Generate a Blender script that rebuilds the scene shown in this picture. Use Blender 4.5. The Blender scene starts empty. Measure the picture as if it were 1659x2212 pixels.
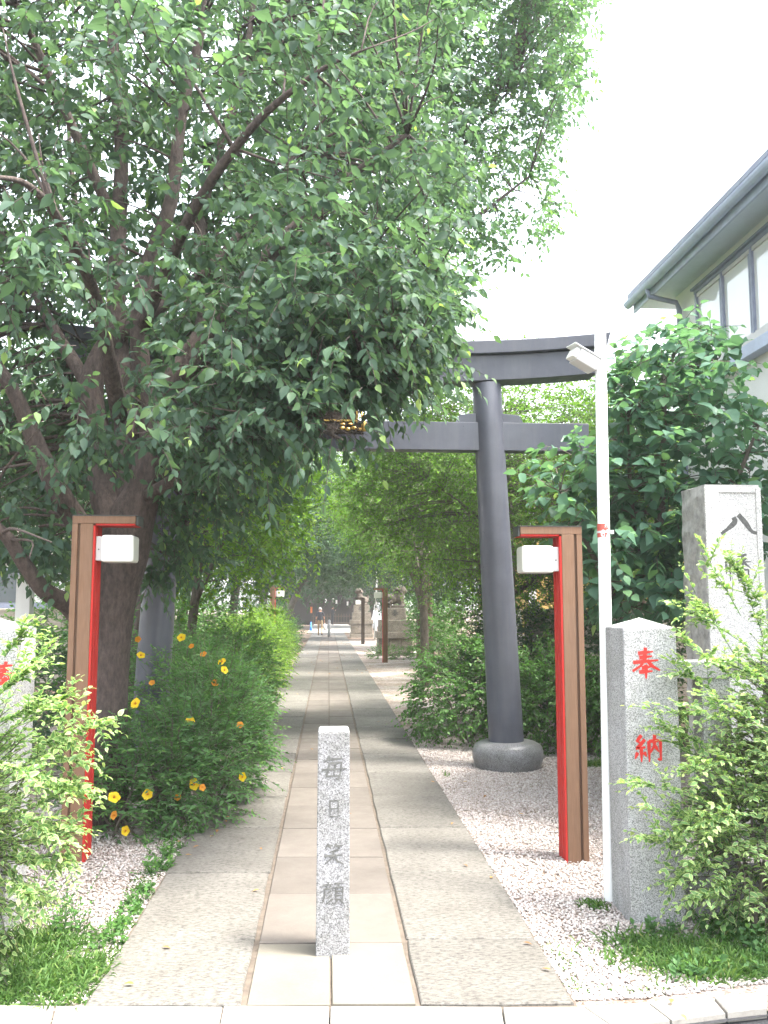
import bpy, bmesh, math, random
import numpy as np
from mathutils import Vector, Matrix

# ------------------------------------------------------------------ camera, sky, sun, exposure
SC = bpy.context.scene
COL = SC.collection
R = math.radians
CAM_H = 1.6
PITCH, YAW = R(6.128), R(-3.589)
FPX, CX, CY = 1912.5, 829.5, 1106.0          # focal length and centre of the photograph at 1659 x 2212
cam_d = bpy.data.cameras.new('camera')
cam = bpy.data.objects.new('camera', cam_d)
COL.objects.link(cam)
cam.location = (0, 0, CAM_H)
cam.rotation_euler = (math.pi / 2 + PITCH, 0, YAW)
cam_d.sensor_fit = 'VERTICAL'
cam_d.sensor_height = 36.0
cam_d.lens = 36.0 * FPX / 2212.0
cam_d.clip_end = 2000
SC.camera = cam

SUN_EL, SUN_AZ = R(66), R(110)               # azimuth measured clockwise from +Y (the way the path runs)
w = bpy.data.worlds.new('World'); SC.world = w; w.use_nodes = True
nt = w.node_tree
sky = nt.nodes.new('ShaderNodeTexSky'); sky.sky_type = 'NISHITA'; sky.sun_disc = False
sky.sun_elevation = SUN_EL; sky.sun_rotation = SUN_AZ
sky.air_density = 1.6; sky.dust_density = 5.0; sky.ozone_density = 1.0
hs = nt.nodes.new('ShaderNodeHueSaturation'); hs.inputs['Saturation'].default_value = 0.42; hs.inputs['Value'].default_value = 1.0
nt.links.new(sky.outputs[0], hs.inputs['Color'])
nt.links.new(hs.outputs[0], nt.nodes['Background'].inputs[0])
nt.nodes['Background'].inputs[1].default_value = 0.15

sun_d = bpy.data.lights.new('sun', 'SUN'); sun_d.energy = 1.5; sun_d.angle = R(10); sun_d.color = (1.0, 0.95, 0.87)
sun = bpy.data.objects.new('sun', sun_d); COL.objects.link(sun)
sdir = Vector((math.sin(SUN_AZ) * math.cos(SUN_EL), math.cos(SUN_AZ) * math.cos(SUN_EL), math.sin(SUN_EL)))
sun.rotation_euler = sdir.to_track_quat('Z', 'Y').to_euler()

vs = SC.view_settings
SC.display_settings.display_device = 'sRGB'
vs.view_transform = 'Standard'; vs.look = 'None'; vs.gamma = 1.0; vs.use_curve_mapping = False
vs.exposure = 2.8
SC.render.engine = 'CYCLES'
SC.cycles.use_denoising = True
SC.cycles.max_bounces = 8
SC.cycles.diffuse_bounces = 4
SC.cycles.transmission_bounces = 6
SC.cycles.transparent_max_bounces = 8
SC.cycles.caustics_reflective = False
SC.cycles.caustics_refractive = False

# ------------------------------------------------------------------ pixel helpers (photograph at 1659 x 2212)
_cr = cam.rotation_euler.to_matrix()
def ray(u, v):
    return _cr @ Vector(((u - CX) / FPX, -(v - CY) / FPX, -1.0))
def G(u, v, z=0.0):
    d = ray(u, v); t = (z - CAM_H) / d.z
    return Vector((0, 0, CAM_H)) + d * t
def AT(u, v, Y):
    d = ray(u, v); t = Y / d.y
    return Vector((0, 0, CAM_H)) + d * t
CR = np.array(_cr)
def proj(P):
    q = (np.asarray(P, float) - np.array([0, 0, CAM_H])) @ CR
    z = -q[..., 2]
    return np.stack([CX + FPX * q[..., 0] / z, CY - FPX * q[..., 1] / z, z], -1)

# ------------------------------------------------------------------ object helpers
def tag(o, label=None, cat=None, group=None, kind=None):
    if label: o['label'] = label
    if cat: o['category'] = cat
    if group: o['group'] = group
    if kind: o['kind'] = kind
    return o
def thing(name, label, cat, loc=(0, 0, 0), rz=0.0, group=None):
    o = bpy.data.objects.new(name, None); COL.objects.link(o)
    o.location = loc; o.rotation_euler = (0, 0, rz); o.empty_display_size = 0.1
    return tag(o, label, cat, group)
def link(name, me, parent=None, mat=None, smooth=False, bevel=0.0):
    o = bpy.data.objects.new(name, me); COL.objects.link(o)
    if mat is not None and len(me.materials) == 0: me.materials.append(mat)
    if parent is not None: o.parent = parent
    if smooth: me.polygons.foreach_set('use_smooth', [True] * len(me.polygons))
    if bevel:
        m = o.modifiers.new('bevel', 'BEVEL'); m.width = bevel; m.segments = 2; m.limit_method = 'ANGLE'; m.angle_limit = R(35)
    return o
def copy_tree(o, parent=None):
    c = o.copy(); COL.objects.link(c); c.parent = parent
    for ch in list(o.children): copy_tree(ch, c)
    return c

class MB:
    def __init__(s): s.v = []; s.f = []
    def quadbox(s, bot, top):
        b = len(s.v); s.v += [tuple(p) for p in bot] + [tuple(p) for p in top]
        n = len(bot)
        s.f.append(tuple(b + i for i in reversed(range(n)))); s.f.append(tuple(b + n + i for i in range(n)))
        for i in range(n):
            j = (i + 1) % n
            s.f.append((b + i, b + j, b + n + j, b + n + i))
        return s
    def box(s, x0, x1, y0, y1, z0, z1, tx=0.0, ty=0.0):
        bot = [(x0, y0, z0), (x1, y0, z0), (x1, y1, z0), (x0, y1, z0)]
        top = [(x0 + tx, y0 + ty, z1), (x1 - tx, y0 + ty, z1), (x1 - tx, y1 - ty, z1), (x0 + tx, y1 - ty, z1)]
        return s.quadbox(bot, top)
    def lathe(s, prof, n=24, c=(0, 0, 0), ax='z'):
        b = len(s.v)
        for (r, z) in prof:
            for i in range(n):
                a = 2 * math.pi * i / n
                if ax == 'z': s.v.append((c[0] + r * math.cos(a), c[1] + r * math.sin(a), c[2] + z))
                elif ax == 'x': s.v.append((c[0] + z, c[1] + r * math.cos(a), c[2] + r * math.sin(a)))
                else: s.v.append((c[0] - r * math.cos(a), c[1] + z, c[2] + r * math.sin(a)))
        m = len(prof)
        for k in range(m - 1):
            for i in range(n):
                j = (i + 1) % n
                s.f.append((b + k * n + i, b + k * n + j, b + (k + 1) * n + j, b + (k + 1) * n + i))
        s.f.append(tuple(b + i for i in reversed(range(n))))
        s.f.append(tuple(b + (m - 1) * n + i for i in range(n)))
        return s
    def tube(s, pts, rad, n=8, cap=True):
        pts = [Vector(p) for p in pts]; b = len(s.v)
        t0 = (pts[1] - pts[0]).normalized()
        u = t0.cross(Vector((0.31, 0.2, 0.93))).normalized()
        for k, p in enumerate(pts):
            t = (pts[min(k + 1, len(pts) - 1)] - pts[max(k - 1, 0)]).normalized()
            u = (u - t * u.dot(t)).normalized(); w_ = t.cross(u)
            r = rad[k] if hasattr(rad, '__len__') else rad
            for i in range(n):
                a = 2 * math.pi * i / n
                s.v.append(tuple(p + (u * math.cos(a) + w_ * math.sin(a)) * r))
        for k in range(len(pts) - 1):
            for i in range(n):
                j = (i + 1) % n
                s.f.append((b + k * n + i, b + k * n + j, b + (k + 1) * n + j, b + (k + 1) * n + i))
        if cap:
            s.f.append(tuple(b + i for i in reversed(range(n))))
            s.f.append(tuple(b + (len(pts) - 1) * n + i for i in range(n)))
        return s
    def ball(s, c, r, seg=10, rings=6):
        rx, ry, rz = r if hasattr(r, '__len__') else (r, r, r)
        b = len(s.v); s.v.append((c[0], c[1], c[2] - rz))
        for k in range(1, rings):
            a = math.pi * k / rings
            for i in range(seg):
                t = 2 * math.pi * i / seg
                s.v.append((c[0] + rx * math.sin(a) * math.cos(t), c[1] + ry * math.sin(a) * math.sin(t), c[2] - rz * math.cos(a)))
        s.v.append((c[0], c[1], c[2] + rz)); e = len(s.v) - 1
        for i in range(seg):
            j = (i + 1) % seg
            s.f.append((b, b + 1 + j, b + 1 + i))
            for k in range(rings - 2):
                p = b + 1 + k * seg
                s.f.append((p + i, p + j, p + seg + j, p + seg + i))
            s.f.append((e, b + 1 + (rings - 2) * seg + i, b + 1 + (rings - 2) * seg + j))
        return s
    def mesh(s, name):
        me = bpy.data.meshes.new(name); me.from_pydata(s.v, [], s.f); me.update(); return me
    def build(s, name, mat, parent=None, smooth=False, bevel=0.0):
        return link(name, s.mesh(name), parent, mat, smooth, bevel)

def smooth_line(pts, n=4):
    """Catmull-Rom through points that carry (x, y, z, r)."""
    P = [np.array(p, float) for p in pts]
    P = [2 * P[0] - P[1]] + P + [2 * P[-1] - P[-2]]
    out = []
    for i in range(1, len(P) - 2):
        for k in range(n):
            t = k / n
            a, b, c, d = P[i - 1], P[i], P[i + 1], P[i + 2]
            out.append(0.5 * (2 * b + (c - a) * t + (2 * a - 5 * b + 4 * c - d) * t * t + (3 * b - a - 3 * c + d) * t ** 3))
    out.append(P[-2])
    return out

def np_mesh(name, V, F, attrs=None):
    """V (n,3); F (m,k) int array; fast mesh."""
    me = bpy.data.meshes.new(name)
    V = np.ascontiguousarray(V, np.float32); F = np.ascontiguousarray(F, np.int32)
    me.vertices.add(len(V)); me.vertices.foreach_set('co', V.ravel())
    m, k = F.shape
    me.loops.add(m * k); me.loops.foreach_set('vertex_index', F.ravel())
    me.polygons.add(m); me.polygons.foreach_set('loop_start', np.arange(0, m * k, k, dtype=np.int32))
    for an, av in (attrs or {}).items():
        a = me.attributes.new(an, 'FLOAT', 'POINT'); a.data.foreach_set('value', np.ascontiguousarray(av, np.float32))
    me.update(calc_edges=True)
    return me

# ------------------------------------------------------------------ materials
def new_mat(name):
    m = bpy.data.materials.new(name); m.use_nodes = True
    b = m.node_tree.nodes['Principled BSDF']
    return m, m.node_tree, b
def N(t, kind, **kw):
    n = t.nodes.new(kind)
    for k, v in kw.items():
        if k in n.inputs: n.inputs[k].default_value = v
        else: setattr(n, k, v)
    return n
def ramp(t, stops, fac, interp='LINEAR'):
    n = t.nodes.new('ShaderNodeValToRGB'); cr = n.color_ramp; cr.interpolation = interp
    while len(cr.elements) < len(stops): cr.elements.new(0.5)
    for e, (p, c) in zip(cr.elements, stops):
        e.position = p; e.color = (*c, 1) if len(c) == 3 else c
    t.links.new(fac, n.inputs[0]); return n
def obj_coords(t, scale=(1, 1, 1)):
    g = N(t, 'ShaderNodeNewGeometry')
    mp = N(t, 'ShaderNodeMapping'); mp.inputs['Scale'].default_value = scale
    t.links.new(g.outputs['Position'], mp.inputs[0]); return mp.outputs[0]
def mixc(t, a, b, fac, mode='MIX'):
    n = t.nodes.new('ShaderNodeMix'); n.data_type = 'RGBA'; n.blend_type = mode
    for sock, val in ((n.inputs[6], a), (n.inputs[7], b), (n.inputs[0], fac)):
        if hasattr(val, 'is_output'): t.links.new(val, sock)
        elif hasattr(val, '__len__'): sock.default_value = (*val, 1)
        else: sock.default_value = val
    return n.outputs[2]
def bump(t, b, height, strength=0.3, dist=0.01):
    n = N(t, 'ShaderNodeBump'); n.inputs['Strength'].default_value = strength; n.inputs['Distance'].default_value = dist
    t.links.new(height, n.inputs['Height']); t.links.new(n.outputs[0], b.inputs['Normal'])

def mat_plain(name, c, rough=0.6, var=0.15, scale=6.0, metal=0.0, spec=0.4, bmp=0.0):
    m, t, b = new_mat(name)
    co = obj_coords(t)
    n = N(t, 'ShaderNodeTexNoise', Scale=scale, Detail=5.0, Roughness=0.65); t.links.new(co, n.inputs[0])
    lo = tuple(x * (1 - var) for x in c); hi = tuple(min(1, x * (1 + var)) for x in c)
    r = ramp(t, [(0.3, lo), (0.7, hi)], n.outputs[0]); t.links.new(r.outputs[0], b.inputs['Base Color'])
    b.inputs['Roughness'].default_value = rough; b.inputs['Metallic'].default_value = metal
    b.inputs['Specular IOR Level'].default_value = spec
    if bmp:
        n2 = N(t, 'ShaderNodeTexNoise', Scale=scale * 12, Detail=4.0); t.links.new(co, n2.inputs[0])
        bump(t, b, n2.outputs[0], bmp, 0.005)
    return m
def mat_granite(name, base=(0.40, 0.40, 0.41), fleck=160.0, dark=0.12, dirt=0.25):
    m, t, b = new_mat(name); co = obj_coords(t)
    v = N(t, 'ShaderNodeTexVoronoi', Scale=fleck, Randomness=1.0); t.links.new(co, v.inputs[0])
    sp = N(t, 'ShaderNodeSeparateColor'); t.links.new(v.outputs['Color'], sp.inputs[0])
    r = ramp(t, [(0.0, tuple(dark * x for x in (1, 1, 1.02))), (0.16, tuple(0.55 * x for x in base)), (0.42, base), (0.75, tuple(min(0.85, 1.25 * x) for x in base)), (1.0, tuple(min(0.9, 1.6 * x) for x in base))], sp.outputs[0])
    n = N(t, 'ShaderNodeTexNoise', Scale=5.0, Detail=6.0, Roughness=0.7); t.links.new(co, n.inputs[0])
    rr = ramp(t, [(0.35, (1 - dirt, 1 - dirt, 1 - dirt * 1.15)), (0.65, (1, 1, 1))], n.outputs[0])
    t.links.new(mixc(t, r.outputs[0], rr.outputs[0], 1.0, 'MULTIPLY'), b.inputs['Base Color'])
    b.inputs['Roughness'].default_value = 0.72; b.inputs['Specular IOR Level'].default_value = 0.35
    n2 = N(t, 'ShaderNodeTexNoise', Scale=220.0, Detail=3.0); t.links.new(co, n2.inputs[0])
    bump(t, b, n2.outputs[0], 0.25, 0.003)
    return m
def mat_slab(name, c1, c2, pit=1.0, rnd=0.18, fine=60.0, spot=0.25):
    """stone slab: each slab a slightly different tint (object random), pits, stains."""
    m, t, b = new_mat(name); co = obj_coords(t)
    oi = N(t, 'ShaderNodeObjectInfo')
    n = N(t, 'ShaderNodeTexNoise', Scale=2.2, Detail=7.0, Roughness=0.7); t.links.new(co, n.inputs[0])
    base = ramp(t, [(0.3, c1), (0.7, c2)], n.outputs[0])
    tint = ramp(t, [(0.0, (1 - rnd, 1 - rnd, 1 - rnd)), (1.0, (1, 1, 1))], oi.outputs['Random'])
    col = mixc(t, base.outputs[0], tint.outputs[0], 1.0, 'MULTIPLY')
    cs = obj_coords(t, (1.0, 2.2, 1.0))
    f = N(t, 'ShaderNodeTexNoise', Scale=fine, Detail=5.0, Roughness=0.75); t.links.new(cs, f.inputs[0])
    fr = ramp(t, [(0.36, (1 - spot * 1.5,) * 3), (0.46, (1 - spot * 0.75,) * 3), (0.53, (1 - spot * .12,) * 3), (0.60, (1.0, 1.0, 1.0))], f.outputs[0])
    col = mixc(t, col, fr.outputs[0], 1.0, 'MULTIPLY')
    t.links.new(col, b.inputs['Base Color'])
    b.inputs['Roughness'].default_value = 0.85; b.inputs['Specular IOR Level'].default_value = 0.3
    bump(t, b, f.outputs[0], 0.5 * pit, 0.008)
    return m
def mat_leaf(name, stops, trans=0.42, rough=0.5, edge=None, spec=0.2, tcol=(1.35, 1.45, 0.75)):
    m, t, b = new_mat(name)
    a = N(t, 'ShaderNodeAttribute', attribute_name='rnd')
    r = ramp(t, stops, a.outputs['Fac'])
    col = r.outputs[0]
    if edge:
        e = N(t, 'ShaderNodeAttribute', attribute_name='edge')
        er = ramp(t, [(0.62, (0, 0, 0)), (0.8, (1, 1, 1))], e.outputs['Fac'])
        col = mixc(t, col, edge, er.outputs[0])
    t.links.new(col, b.inputs['Base Color'])
    b.inputs['Roughness'].default_value = rough; b.inputs['Specular IOR Level'].default_value = spec
    tr = N(t, 'ShaderNodeBsdfTranslucent')
    t.links.new(mixc(t, col, tcol, 1.0, 'MULTIPLY'), tr.inputs[0])
    mx = N(t, 'ShaderNodeMixShader'); mx.inputs[0].default_value = trans
    out = t.nodes['Material Output']
    t.links.new(b.outputs[0], mx.inputs[1]); t.links.new(tr.outputs[0], mx.inputs[2]); t.links.new(mx.outputs[0], out.inputs[0])
    return m
def mat_bark(name, c1, c2, scale=18.0, sx=(1, 1, 0.35), strength=0.9):
    m, t, b = new_mat(name); co = obj_coords(t, sx)
    n = N(t, 'ShaderNodeTexNoise', Scale=scale, Detail=8.0, Roughness=0.7); t.links.new(co, n.inputs[0])
    r = ramp(t, [(0.32, c1), (0.68, c2)], n.outputs[0]); t.links.new(r.outputs[0], b.inputs['Base Color'])
    b.inputs['Roughness'].default_value = 0.9; bump(t, b, n.outputs[0], strength, 0.03)
    return m
def mat_wood(name, c1, c2, scale=3.0, rough=0.7):
    m, t, b = new_mat(name); co = obj_coords(t, (40, 40, 2.5))
    n = N(t, 'ShaderNodeTexNoise', Scale=scale, Detail=6.0, Roughness=0.6); t.links.new(co, n.inputs[0])
    r = ramp(t, [(0.3, c1), (0.7, c2)], n.outputs[0]); t.links.new(r.outputs[0], b.inputs['Base Color'])
    b.inputs['Roughness'].default_value = rough; b.inputs['Specular IOR Level'].default_value = 0.25; bump(t, b, n.outputs[0], 0.2, 0.004)
    return m

M = {}
M['granite'] = mat_granite('granite', (0.27, 0.27, 0.285), 210.0, 0.11, 0.3)
M['granite_fine'] = mat_granite('granite_fine', (0.37, 0.37, 0.38), 240.0, 0.16, 0.2)
M['granite_dark'] = mat_granite('granite_dark', (0.22, 0.22, 0.23), 300.0, 0.08, 0.3)
M['granite_dark'].node_tree.nodes['Principled BSDF'].inputs['Roughness'].default_value = 0.28
M['stele'] = mat_granite('stele_stone', (0.58, 0.57, 0.55), 220.0, 0.46, 0.12)
M['rough_stone'] = mat_plain('rough_stone', (0.40, 0.395, 0.385), 0.95, 0.42, 14.0, bmp=1.0)
M['old_stone'] = mat_granite('old_stone', (0.25, 0.22, 0.185), 120.0, 0.2, 0.35)
M['statue_stone'] = mat_plain('statue_stone', (0.13, 0.112, 0.092), 0.95, 0.5, 9.0, bmp=1.0)
M['slab'] = mat_slab('path_slab', (0.158, 0.148, 0.132), (0.225, 0.213, 0.193), 1.8, 0.26, 30.0, 0.42)
M['tile'] = mat_slab('path_tile', (0.136, 0.119, 0.104), (0.188, 0.166, 0.146), 0.35, 0.24, 90.0, 0.08)
M['tile_pale'] = mat_slab('pale_tile', (0.150, 0.137, 0.110), (0.195, 0.180, 0.150), 0.35, 0.08, 80.0, 0.07)
M['kerb'] = mat_slab('kerb_slab', (0.29, 0.275, 0.25), (0.37, 0.35, 0.32), 0.6, 0.15, 60.0, 0.10)
M['mortar'] = mat_plain('mortar', (0.12, 0.098, 0.078), 0.95, 0.3, 20.0, bmp=0.6)
M['asphalt'] = mat_plain('asphalt', (0.055, 0.055, 0.06), 0.9, 0.35, 90.0, bmp=1.0)
M['soil'] = mat_plain('soil', (0.14, 0.10, 0.07), 0.95, 0.4, 7.0, bmp=0.8)
M['torii'] = mat_plain('torii_paint', (0.088, 0.094, 0.120), 0.36, 0.12, 4.0, spec=0.5)
def weather(m, amount=0.35, streak=(9, 9, .8), tint=(0.55, 0.52, 0.48), low=None):
    t = m.node_tree; b = t.nodes['Principled BSDF']; src = b.inputs['Base Color'].links[0].from_socket
    co = obj_coords(t, streak); n = N(t, 'ShaderNodeTexNoise', Scale=1.0, Detail=7.0, Roughness=0.65); t.links.new(co, n.inputs[0])
    r = ramp(t, [(0.42, (0, 0, 0)), (0.72, (amount,) * 3)], n.outputs[0])
    t.links.new(mixc(t, src, tint, r.outputs[0]), b.inputs['Base Color'])
    co2 = obj_coords(t); n2 = N(t, 'ShaderNodeTexNoise', Scale=7.0, Detail=6.0, Roughness=0.7); t.links.new(co2, n2.inputs[0])
    r0 = b.inputs['Roughness'].default_value
    rr = ramp(t, [(0.3, (r0 * .75,) * 3), (0.7, (min(1, r0 * 1.5),) * 3)], n2.outputs[0]); t.links.new(rr.outputs[0], b.inputs['Roughness'])
    return m
weather(M['torii'], 0.22, (7, 7, .6), (0.20, 0.20, 0.20))
M['brown'] = mat_wood('lamp_wood', (0.185, 0.106, 0.066), (0.235, 0.138, 0.088))
M['brown_dark'] = mat_wood('lamp_wood_groove', (0.12, 0.072, 0.047), (0.15, 0.092, 0.060))
M['red'] = mat_wood('lamp_red', (0.44, 0.026, 0.022), (0.52, 0.036, 0.030))
M['cap'] = mat_plain('lamp_cap', (0.06, 0.065, 0.06), 0.6)
M['lamp_glass'] = mat_plain('lamp_glass', (0.78, 0.78, 0.74), 0.25, 0.02, spec=0.5)
M['lamp_metal'] = mat_plain('lamp_metal', (0.55, 0.54, 0.53), 0.4, 0.05)
M['black'] = mat_plain('black', (0.02, 0.02, 0.02), 0.5)
M['white_paint'] = mat_plain('white_paint', (0.78, 0.79, 0.78), 0.4, 0.04, 3.0)
M['sign_red'] = mat_plain('sign_red', (0.42, 0.09, 0.07), 0.5)
M['ink_red'] = mat_plain('ink_red', (0.55, 0.03, 0.025), 0.6, 0.2, 60.0)
M['carved_shade'] = mat_plain('carving_shade', (0.11, 0.11, 0.105), 0.9, 0.35, 60.0)  # dark grey imitates the shade inside carved strokes; the strokes lie on the surface
M['gold'] = mat_plain('gold', (0.75, 0.48, 0.14), 0.35, 0.15, 20.0, metal=0.8)
M['dark_wood'] = mat_wood('dark_wood', (0.035, 0.026, 0.02), (0.06, 0.045, 0.035))
M['bark'] = mat_bark('cherry_bark', (0.045, 0.034, 0.031), (0.135, 0.102, 0.089), 24.0, (1.3, 1.3, 0.55))
M['bark2'] = mat_bark('grey_bark', (0.07, 0.058, 0.045), (0.17, 0.145, 0.12), 22.0)
M['bark3'] = mat_bark('red_bark', (0.09, 0.05, 0.035), (0.24, 0.15, 0.11), 14.0, (2, 2, 0.15))
weather(M['brown'], 0.30, (14, 14, 1.2), (0.10, 0.075, 0.06)); weather(M['red'], 0.32, (16, 16, 1.5), (0.30, 0.05, 0.04))
weather(M['granite'], 0.35, (5, 5, 2.0), (0.13, 0.125, 0.11)); weather(M['granite_fine'], 0.38, (6, 6, 1.0), (0.15, 0.145, 0.125))
weather(M['slab'], 0.25, (1.6, 1.1, 1), (0.12, 0.11, 0.09)); weather(M['tile'], 0.22, (2.0, 1.3, 1), (0.11, 0.095, 0.08)); weather(M['kerb'], 0.35, (2.5, 2.5, 1), (0.16, 0.15, 0.13))
weather(M['stele'], 0.3, (6, 6, 1.2), (0.25, 0.24, 0.22)); weather(M['white_paint'], 0.12, (12, 12, 1.0), (0.45, 0.44, 0.42))
M['house_wall'] = mat_plain('house_wall', (0.82, 0.82, 0.81), 0.85, 0.04, 2.0, bmp=0.2)
M['frame'] = mat_plain('window_frame', (0.26, 0.29, 0.38), 0.45)
M['eave'] = mat_plain('eave', (0.50, 0.56, 0.72), 0.6, 0.1)  # paler and bluer, with lens flare put into the base colour
M['soffit'] = mat_plain('soffit', (0.66, 0.72, 0.84), 0.8, 0.04)  # bluish tint put into the white against warm bounce light below the eave
M['roof_tile'] = mat_plain('roof_tile', (0.30, 0.33, 0.40), 0.6)  # lightened to grey blue, lens flare included in the colour
M['glass'] = mat_plain('window_glass', (0.75, 0.76, 0.76), 0.06, 0.03, 1.0, spec=0.9)
M['glass_dark'] = mat_plain('window_glass_dark', (0.10, 0.12, 0.13), 0.06, 0.1, 1.0, spec=0.9)
M['yellow_wall'] = mat_plain('yellow_wall', (0.68, 0.47, 0.17), 0.85, 0.06, 2.0)
M['cream_wall'] = mat_plain('cream_wall', (0.62, 0.58, 0.50), 0.85, 0.06, 2.0)
M['block'] = mat_plain('concrete_block', (0.42, 0.385, 0.33), 0.9, 0.3, 5.0, bmp=0.5)

G1, G2, G3, G4 = (0.030, 0.055, 0.030), (0.050, 0.095, 0.035), (0.085, 0.16, 0.045), (0.16, 0.27, 0.06)
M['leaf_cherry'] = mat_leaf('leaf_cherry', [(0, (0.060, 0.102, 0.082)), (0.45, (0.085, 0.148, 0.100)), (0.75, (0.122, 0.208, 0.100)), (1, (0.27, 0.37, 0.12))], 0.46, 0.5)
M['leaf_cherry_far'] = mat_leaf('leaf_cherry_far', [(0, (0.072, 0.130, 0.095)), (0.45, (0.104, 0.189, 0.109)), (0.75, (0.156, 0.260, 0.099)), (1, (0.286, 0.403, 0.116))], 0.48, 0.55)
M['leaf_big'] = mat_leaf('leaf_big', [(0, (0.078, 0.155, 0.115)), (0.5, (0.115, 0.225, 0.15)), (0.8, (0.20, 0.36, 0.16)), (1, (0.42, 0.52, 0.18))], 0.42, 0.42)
M['leaf_maple'] = mat_leaf('leaf_maple', [(0, (0.085, 0.17, 0.040)), (0.5, (0.145, 0.275, 0.055)), (0.9, (0.25, 0.38, 0.075)), (1, (0.34, 0.42, 0.10))], 0.5, 0.5)
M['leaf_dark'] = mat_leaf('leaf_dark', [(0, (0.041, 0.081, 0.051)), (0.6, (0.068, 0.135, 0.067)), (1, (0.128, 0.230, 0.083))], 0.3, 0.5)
M['leaf_lime'] = mat_leaf('leaf_lime', [(0, (0.085, 0.175, 0.042)), (0.5, (0.18, 0.31, 0.055)), (1, (0.36, 0.45, 0.085))], 0.5, 0.5)
M['leaf_hyper'] = mat_leaf('leaf_hyper', [(0, (0.070, 0.145, 0.062)), (0.6, (0.110, 0.225, 0.080)), (1, (0.23, 0.40, 0.11))], 0.42, 0.45)
M['leaf_shrub'] = mat_leaf('leaf_shrub', [(0, (0.066, 0.145, 0.047)), (0.6, (0.113, 0.245, 0.066)), (0.93, (0.198, 0.383, 0.089)), (1, (0.450, 0.409, 0.178))], 0.38, 0.42)
M['leaf_privet'] = mat_leaf('leaf_privet', [(0, (0.105, 0.205, 0.090)), (0.5, (0.18, 0.32, 0.125)), (1, (0.38, 0.48, 0.17))], 0.40, 0.42, edge=(0.48, 0.55, 0.27))
M['grass'] = mat_leaf('grass_blade', [(0, (0.045, 0.095, 0.028)), (0.6, (0.085, 0.175, 0.042)), (0.9, (0.17, 0.25, 0.075)), (1, (0.34, 0.30, 0.15))], 0.35, 0.5)
M['leaf_fallen'] = mat_leaf('leaf_fallen', [(0, (0.20, 0.10, 0.04)), (0.6, (0.42, 0.20, 0.06)), (1, (0.55, 0.36, 0.10))], 0.2, 0.7)
M['petal'] = mat_leaf('petal', [(0, (0.88, 0.60, 0.02)), (1, (0.95, 0.72, 0.04))], 0.3, 0.5, tcol=(1, 0.9, 0.4))
M['petal_old'] = mat_leaf('petal_old', [(0, (0.62, 0.24, 0.03)), (1, (0.72, 0.34, 0.04))], 0.3, 0.6, tcol=(1, 0.8, 0.4))
def mat_gravel():
    m, t, b = new_mat('gravel')
    a = N(t, 'ShaderNodeAttribute', attribute_name='rnd')
    r = ramp(t, [(0, (0.22, 0.19, 0.17)), (0.15, (0.30, 0.26, 0.235)), (0.4, (0.38, 0.33, 0.305)), (0.7, (0.47, 0.425, 0.40)), (1, (0.60, 0.57, 0.55))], a.outputs['Fac'])
    t.links.new(r.outputs[0], b.inputs['Base Color']); b.inputs['Roughness'].default_value = 0.8
    return m
M['gravel'] = mat_gravel()
def mat_gravel_bed():
    m, t, b = new_mat('gravel_bed'); co = obj_coords(t)
    v = N(t, 'ShaderNodeTexVoronoi', Scale=55.0); t.links.new(co, v.inputs[0])
    sp = N(t, 'ShaderNodeSeparateColor'); t.links.new(v.outputs['Color'], sp.inputs[0])
    r = ramp(t, [(0, (0.15, 0.12, 0.10)), (0.25, (0.27, 0.23, 0.205)), (0.6, (0.38, 0.335, 0.305)), (1, (0.52, 0.48, 0.455))], sp.outputs[0])
    n = N(t, 'ShaderNodeTexNoise', Scale=1.3, Detail=6.0, Roughness=0.7); t.links.new(co, n.inputs[0])
    k = ramp(t, [(0.38, (0.62, 0.52, 0.44)), (0.60, (1, 1, 1))], n.outputs[0])
    t.links.new(mixc(t, r.outputs[0], k.outputs[0], 1.0, 'MULTIPLY'), b.inputs['Base Color'])
    b.inputs['Roughness'].default_value = 0.9
    dd = N(t, 'ShaderNodeMath', operation='MULTIPLY'); dd.inputs[1].default_value = -1.0
    t.links.new(v.outputs['Distance'], dd.inputs[0]); bump(t, b, dd.outputs[0], 0.9, 0.012)
    return m
M['gravel_bed'] = mat_gravel_bed()

def XP(u, v, X):
    d = ray(u, v); t = X / d.x
    return Vector((0, 0, CAM_H)) + d * t

# ------------------------------------------------------------------ ground, path, kerb, road
PX = 0.023                                    # centre line of the path
SH = 0.055                                    # the joints run slightly askew to the path
def sheet(name, pts, z, mat):
    me = bpy.data.meshes.new(name); me.from_pydata([(p[0], p[1], z) for p in pts], [], [tuple(range(len(pts)))]); me.update()
    return link(name, me, None, mat)
tag(sheet('ground', [(-300, -60), (300, -60), (300, 600), (-300, 600)], -0.075, M['soil']), kind='structure')
gb = tag(sheet('gravel_bed', [(0.9, 3.6), (4.2, 3.85), (4.2, 22.0), (2.4, 44.0), (1.0, 44.0)], -0.022, M['gravel_bed']), kind='structure')
tag(sheet('gravel_strip', [(-4.0, 3.85), (-0.9, 3.6), (-0.9, 30.0), (-3.0, 30.0), (-4.0, 9.0)], -0.022, M['gravel_bed']), kind='structure')
path = tag(sheet('path', [(PX - 1.0, 3.70), (PX + 1.0, 3.70), (PX + 1.0, 58.0), (PX - 1.0, 58.0)], -0.014, M['mortar']), kind='structure')
rp = random.Random(5)
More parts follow.
